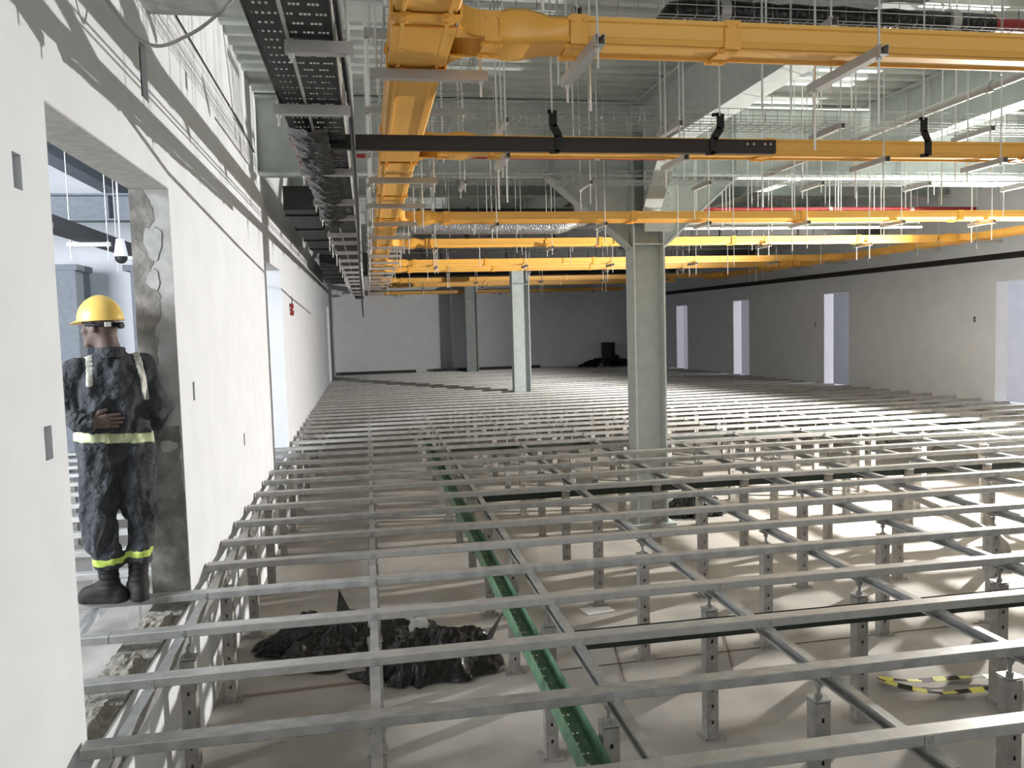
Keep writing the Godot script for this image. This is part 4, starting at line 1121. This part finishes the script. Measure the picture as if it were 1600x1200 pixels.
func person() -> void:
	var t := thing("person", "worker in dark coverall and yellow hard hat standing in the doorway, hand behind back", "person", Vector3(-1.45, 0, -4.95))
	var fwd := Vector3(-0.42, 0, -0.907)
	var lf := Vector3(-0.907, 0, 0.42)
	var P := func(l: float, y: float, b: float) -> Vector3: return lf * l + Vector3(0, y, 0) - fwd * b
	var neck: Vector3 = P.call(0.0, 1.43, 0.0)
	var ls: Vector3 = P.call(0.175, 1.345, 0.0); var le: Vector3 = P.call(0.235, 1.115, -0.02); var lw: Vector3 = P.call(0.165, 1.06, 0.135)
	var rs: Vector3 = P.call(-0.175, 1.345, 0.0); var re: Vector3 = P.call(-0.235, 1.12, 0.05); var rw: Vector3 = P.call(-0.20, 0.94, -0.08)
	var lk: Vector3 = P.call(0.105, 0.50, -0.02); var la: Vector3 = P.call(0.09, 0.17, 0.0)
	var rk: Vector3 = P.call(-0.10, 0.50, -0.01); var ra: Vector3 = P.call(-0.09, 0.17, 0.0)
	# coverall
	var c := Field.new(Vector3(-0.36, 0.14, -0.26), Vector3(0.36, 1.50, 0.30), 0.0115)
	for s in [1.0, -1.0]:
		c.cap(P.call(0.075 * s, 0.93, 0.0), P.call(0.085 * s, 1.27, 0.005), 0.122, 0.108, 0.05)
		c.cap(P.call(0.09 * s, 0.93, 0.0), lk if s > 0 else rk, 0.118, 0.088, 0.035)
		c.cap(lk if s > 0 else rk, (la if s > 0 else ra) + Vector3(0, 0.06, 0), 0.088, 0.072, 0.03)
	c.cap(P.call(0.0, 0.95, 0.01), P.call(0.0, 1.30, 0.02), 0.115, 0.112, 0.04)
	c.cap(P.call(0.155, 1.345, 0.005), P.call(-0.155, 1.345, 0.005), 0.076, 0.076, 0.05)
	c.cap(P.call(0.0, 1.36, 0.01), P.call(0.0, 1.42, -0.005), 0.09, 0.07, 0.03)
	c.cap(ls, le, 0.075, 0.062, 0.03); c.cap(le, lw, 0.062, 0.05, 0.025)
	c.cap(rs, re, 0.075, 0.062, 0.03); c.cap(re, rw, 0.062, 0.05, 0.025)
	c.cap(lw - (lw - le).normalized() * 0.02, lw, 0.053, 0.053, 0.01)
	var f1 := FastNoiseLite.new(); f1.seed = 5; f1.frequency = 3.2; f1.fractal_octaves = 2
	c.change(func(p: Vector3, e: float) -> float:
		var l := p.dot(lf)
		var fold := f1.get_noise_3d(l * 2.6, p.y * 1.05 + l * 0.8, p.dot(fwd) * 2.6)
		var tight := 0.0105 + 0.008 * exp(-pow((p.y - 0.30) / 0.10, 2.0)) + 0.005 * exp(-pow((p.y - 1.06) / 0.12, 2.0)) + 0.006 * exp(-pow((p.y - 0.52) / 0.1, 2.0))
		var ring := sin(p.y * 95.0 + f1.get_noise_3d(p.x * 2.0, p.y, p.z * 2.0) * 9.0) * 0.0045 * (exp(-pow((p.y - 0.30) / 0.07, 2.0)) + (1.0 if l > 0.19 and p.y > 1.0 and p.y < 1.2 else 0.0))
		return maxf(e + fold * tight * 2.3 + ring, 0.20 - p.y))
	var cm := MB.new(); c.nets(cm)
	var suit := obj("coverall", cm.mesh(), M.cloth, t)
	# reflective bands follow the cloth a few millimetres out
	var keep := c.d.duplicate()
	var slabs := [
		["reflective_band", M.band, func(p: Vector3) -> float: return absf(p.y - 0.957 - 0.09 * p.dot(lf)) - 0.031 if absf(p.dot(lf)) < 0.215 and p.y < 1.02 else 1.0],
		["reflective_band", M.bandlime, func(p: Vector3) -> float: return absf(p.y - (0.245 if p.dot(lf) > 0.0 else 0.268)) - 0.024],
		["shoulder_strap", M.strap, func(p: Vector3) -> float: return maxf(absf(p.dot(lf) - 0.115 - (1.42 - p.y) * 0.10) - 0.02, 1.25 - p.y)],
		["shoulder_strap", M.strap, func(p: Vector3) -> float: return maxf(absf(p.dot(lf) + 0.128 + (1.42 - p.y) * 0.12) - 0.022, 1.16 - p.y)]]
	for q in slabs:
		c.d = keep.duplicate()
		var sl: Callable = q[2]
		c.change(func(p: Vector3, e: float) -> float: return maxf(e - 0.004, sl.call(p)), 0.2)
		var bm := MB.new(); c.nets(bm)
		obj(q[0], bm.mesh(), q[1], suit)
	# the body: one skin from the boots to the crown, fine grids for the head and hands
	var sk := MB.new()
	var b := Field.new(Vector3(-0.34, 0.04, -0.24), Vector3(0.34, 1.50, 0.26), 0.018)
	for s in [1.0, -1.0]:
		b.cap(P.call(0.07 * s, 0.93, 0.0), P.call(0.075 * s, 1.27, 0.0), 0.085, 0.08, 0.05)
		b.cap(P.call(0.085 * s, 0.92, 0.0), lk if s > 0 else rk, 0.08, 0.055, 0.03)
		b.cap(lk if s > 0 else rk, (la if s > 0 else ra) - Vector3(0, 0.06, 0), 0.052, 0.036, 0.03)
	b.cap(P.call(0.13, 1.34, 0), P.call(-0.13, 1.34, 0), 0.05, 0.05, 0.04)
	b.cap(ls, le, 0.045, 0.036); b.cap(le, lw, 0.036, 0.028); b.cap(rs, re, 0.045, 0.036); b.cap(re, rw, 0.036, 0.028)
	b.cap(P.call(0, 1.3, 0), neck + Vector3(0, 0.04, 0), 0.07, 0.055, 0.03)
	b.nets(sk)
	# head, turned to the left
	var hf := Vector3(-0.94, -0.03, -0.34).normalized()
	var hs := Vector3.UP.cross(hf).normalized()
	var hu := hf.cross(hs)
	var hb := Basis(hs, hu, hf)
	var hc := Vector3(-0.045, 1.60, 0.0)
	var H := func(s: float, u: float, fw: float) -> Vector3: return hc + hs * s + hu * u + hf * fw
	var hd := Field.new(hc - Vector3(0.17, 0.22, 0.16), hc + Vector3(0.17, 0.15, 0.16), 0.0042)
	hd.cap(neck + Vector3(0, -0.02, 0), H.call(0, -0.03, -0.02), 0.06, 0.058, 0.02)
	hd.ell(H.call(0, 0.02, -0.01), hb, Vector3(0.075, 0.105, 0.098), 0.02)
	hd.ell(H.call(0, -0.055, 0.038), hb, Vector3(0.058, 0.066, 0.064), 0.03)
	hd.cap(H.call(-0.022, -0.105, 0.072), H.call(0.022, -0.105, 0.072), 0.02, 0.02, 0.02)
	hd.cap(H.call(0, 0.0, 0.092), H.call(0, -0.034, 0.113), 0.009, 0.013, 0.012)
	for s in [1.0, -1.0]:
		hd.ell(H.call(0.017 * s, -0.04, 0.1), hb, Vector3(0.01, 0.008, 0.012), 0.008)
		hd.cap(H.call(0.012 * s, 0.016, 0.092), H.call(0.05 * s, 0.014, 0.07), 0.011, 0.009, 0.012)
		hd.ell(H.call(0.034 * s, -0.004, 0.078), hb, Vector3(0.014, 0.009, 0.012), 0.004)
		hd.ell(H.call(0.05 * s, -0.03, 0.06), hb, Vector3(0.022, 0.02, 0.02), 0.02)
		hd.ell(H.call(0.079 * s, -0.018, -0.01), Basis(Vector3.UP, 0.0) * hb, Vector3(0.009, 0.031, 0.019), 0.006)
		hd.ell(H.call(0.083 * s, -0.008, -0.016), hb, Vector3(0.006, 0.022, 0.008), 0.003)
	hd.cap(H.call(-0.02, -0.066, 0.094), H.call(0.02, -0.066, 0.094), 0.0085, 0.0085, 0.006)
	hd.cap(H.call(-0.018, -0.079, 0.091), H.call(0.018, -0.079, 0.091), 0.009, 0.009, 0.005)
	hd.nets(sk)
	# hands: palm, four fingers, thumb
	var hand := func(w: Vector3, along: Vector3, across: Vector3, curl: Vector3) -> void:
		var g := Field.new(w + along * 0.09 - Vector3.ONE * 0.14, w + along * 0.09 + Vector3.ONE * 0.14, 0.0032)
		g.cap(w - along * 0.03, w + along * 0.015, 0.027, 0.026, 0.015)
		for i in 4:
			var sp: float = [0.03, 0.0105, -0.0095, -0.028][i]
			var kn: Vector3 = w + along * (0.088 - absf(sp - 0.005) * 0.25) + across * sp
			g.cap(w + along * 0.02 + across * sp * 0.55, kn, 0.0155, 0.0125, 0.012)
			var ln: float = [0.068, 0.078, 0.073, 0.056][i]
			var m1: Vector3 = kn + (along + across * sp * 2.2).normalized() * ln * 0.5 + curl * 0.006
			var m2: Vector3 = m1 + (along + across * sp * 1.6 + curl * 0.22).normalized() * ln * 0.28
			var m3: Vector3 = m2 + (along + across * sp * 1.2 + curl * 0.4).normalized() * ln * 0.24
			g.cap(kn, m1, 0.0105, 0.0092, 0.004); g.cap(m1, m2, 0.0092, 0.0086, 0.003); g.cap(m2, m3, 0.0086, 0.0075, 0.003)
		var tb: Vector3 = w + along * 0.028 + across * 0.026
		var t1: Vector3 = tb + (along * 0.7 + across * 0.75 + curl * 0.35).normalized() * 0.038
		var t2: Vector3 = t1 + (along * 0.95 + across * 0.3 + curl * 0.35).normalized() * 0.032
		g.cap(w + along * 0.01 + across * 0.01, tb, 0.016, 0.014, 0.012); g.cap(tb, t1, 0.0135, 0.011, 0.006); g.cap(t1, t2, 0.011, 0.0088, 0.004)
		g.nets(sk)
	var tip: Vector3 = P.call(0.02, 1.062, 0.165)
	var al := (tip - lw).normalized()
	var ac := (Vector3.UP - al * al.y).normalized()
	hand.call(lw + al * 0.02, al, ac, fwd * 0.6)
	var al2 := (rw - re).normalized()
	hand.call(rw + al2 * 0.01, al2, (fwd - al2 * fwd.dot(al2)).normalized(), lf)
	obj("body", sk.mesh(), M.skin, t)
	# cuffs
	for q in [[le, lw], [re, rw]]:
		var dv: Vector3 = (q[1] - q[0]).normalized()
		obj("cuff", MB.new().tube([q[1] - dv * 0.025, q[1] + dv * 0.008], 0.052, 18, true).mesh(), M.cloth, suit)
	# collar
	var rows := []
	for r in [[1.405, 0.088], [1.44, 0.080], [1.462, 0.079], [1.465, 0.073], [1.43, 0.066]]:
		var row := []
		for i in 28:
			var a := TAU * i / 28
			row.append(P.call(cos(a) * r[1], r[0] + 0.008 * sin(a) - 0.012 * maxf(-sin(a), 0.0), sin(a) * r[1]))
		rows.append(row)
	obj("collar", MB.new().grid(rows, true).mesh(), M.cloth, suit)
	# boots
	for q in [[Vector3(-0.02, 0.05, 0.045), Vector3(-0.20, 0.042, 0.01), la], [Vector3(0.095, 0.05, 0.055), Vector3(0.02, 0.042, -0.12), ra]]:
		var heel: Vector3 = q[0]; var toe: Vector3 = q[1]; var an: Vector3 = q[2]
		var lo := heel.min(toe).min(an) - Vector3.ONE * 0.09; var hi := heel.max(toe).max(an) + Vector3.ONE * 0.1
		lo.y = -0.02
		var g := Field.new(lo, hi, 0.007)
		var mid := heel.lerp(toe, 0.28)
		g.cap(Vector3(an.x, 0.22, an.z).lerp(mid + Vector3(0, 0.17, 0), 0.5), mid + Vector3(0, 0.05, 0), 0.056, 0.052, 0.03)
		g.cap(heel, mid, 0.046, 0.05, 0.02)
		g.cap(mid + Vector3(0, 0.03, 0), toe, 0.054, 0.045, 0.03)
		g.cap(heel - Vector3(0, 0.028, 0), toe - Vector3(0, 0.02, 0), 0.05, 0.054, 0.006)
		g.cap(heel.lerp(toe, 0.62) + Vector3(0, 0.03, 0), toe, 0.045, 0.047, 0.02)
		g.change(func(p: Vector3, e: float) -> float: return maxf(e + sin(p.y * 190.0) * 0.0016 * (1.0 if p.y > 0.09 else 0.0), 0.002 - p.y))
		var bm := MB.new(); g.nets(bm)
		obj("boot", bm.mesh(), M.boot, t)
	# hard hat
	var dome := []
	var under := []
	for k in 15:
		var th := PI / 2 * k / 14.0
		var row := []
		var row2 := []
		for i in 48:
			var a := TAU * i / 48
			var s := sin(a) * cos(th); var fw := cos(a) * cos(th)
			var crest := 1.0 + 0.035 * exp(-pow(sin(a) * cos(th) / 0.16, 2.0)) * sin(minf(th * 2.5, PI / 2))
			row.append(H.call(s * 0.108 * crest, 0.026 + 0.137 * sin(th) * crest, fw * 0.129 * crest - 0.004))
			row2.append(H.call(s * 0.104, 0.026 + 0.131 * sin(th), fw * 0.125 - 0.004))
		dome.append(row); under.append(row2)
	var hat := MB.new().grid(dome, true)
	var inner := MB.new().grid(under, true)
	for i in range(0, inner.ix.size(), 3):
		hat.ix.append_array([hat.v.size() + inner.ix[i], hat.v.size() + inner.ix[i + 2], hat.v.size() + inner.ix[i + 1]])
	for i in inner.v.size(): inner.n[i] = -inner.n[i]
	hat.v.append_array(inner.v); hat.n.append_array(inner.n)
	var shell_part := obj("hard_hat", hat.mesh(), M.hat, t)
	var brim := []
	for r in [[0.0, 0.0], [1.0, -0.006], [1.0, -0.011], [0.0, -0.008]]:
		var row := []
		for i in 48:
			var a := TAU * i / 48
			var ext: float = (0.005 + 0.042 * pow(maxf(cos(a), 0.0), 2.5)) * r[0]
			row.append(H.call(sin(a) * (0.108 + ext * 0.6), 0.029 + r[1] - 0.25 * ext * maxf(cos(a), 0.0), cos(a) * (0.129 + ext) - 0.004))
		brim.append(row)
	brim.append(brim[0])
	obj("hat_brim", MB.new().grid(brim, true).mesh(), M.hat, shell_part)
	var sp := []
	for i in 21:
		var a := PI * 0.42 + PI * 1.16 * i / 20.0
		sp.append(H.call(sin(a) * 0.087, 0.0 - 0.012 * (1.0 - absf(i - 10) / 10.0), cos(a) * 0.112))
	obj("head_band", MB.new().tube(sp, 0.010, 8).mesh(), M.dark, shell_part)
	obj("ratchet_knob", MB.new().cyl(H.call(0, -0.012, -0.118), H.call(0, -0.012, -0.14), 0.019, 14).mesh(), M.dark, shell_part)
	obj("band_clip", MB.new().box(H.call(0.062, -0.004, -0.094), Vector3(0.034, 0.026, 0.006), Basis(hb * Vector3(-0.84, 0, -0.54), hu, hb * Vector3(0.54, 0, -0.84))).mesh(), M.whiteplastic, shell_part)
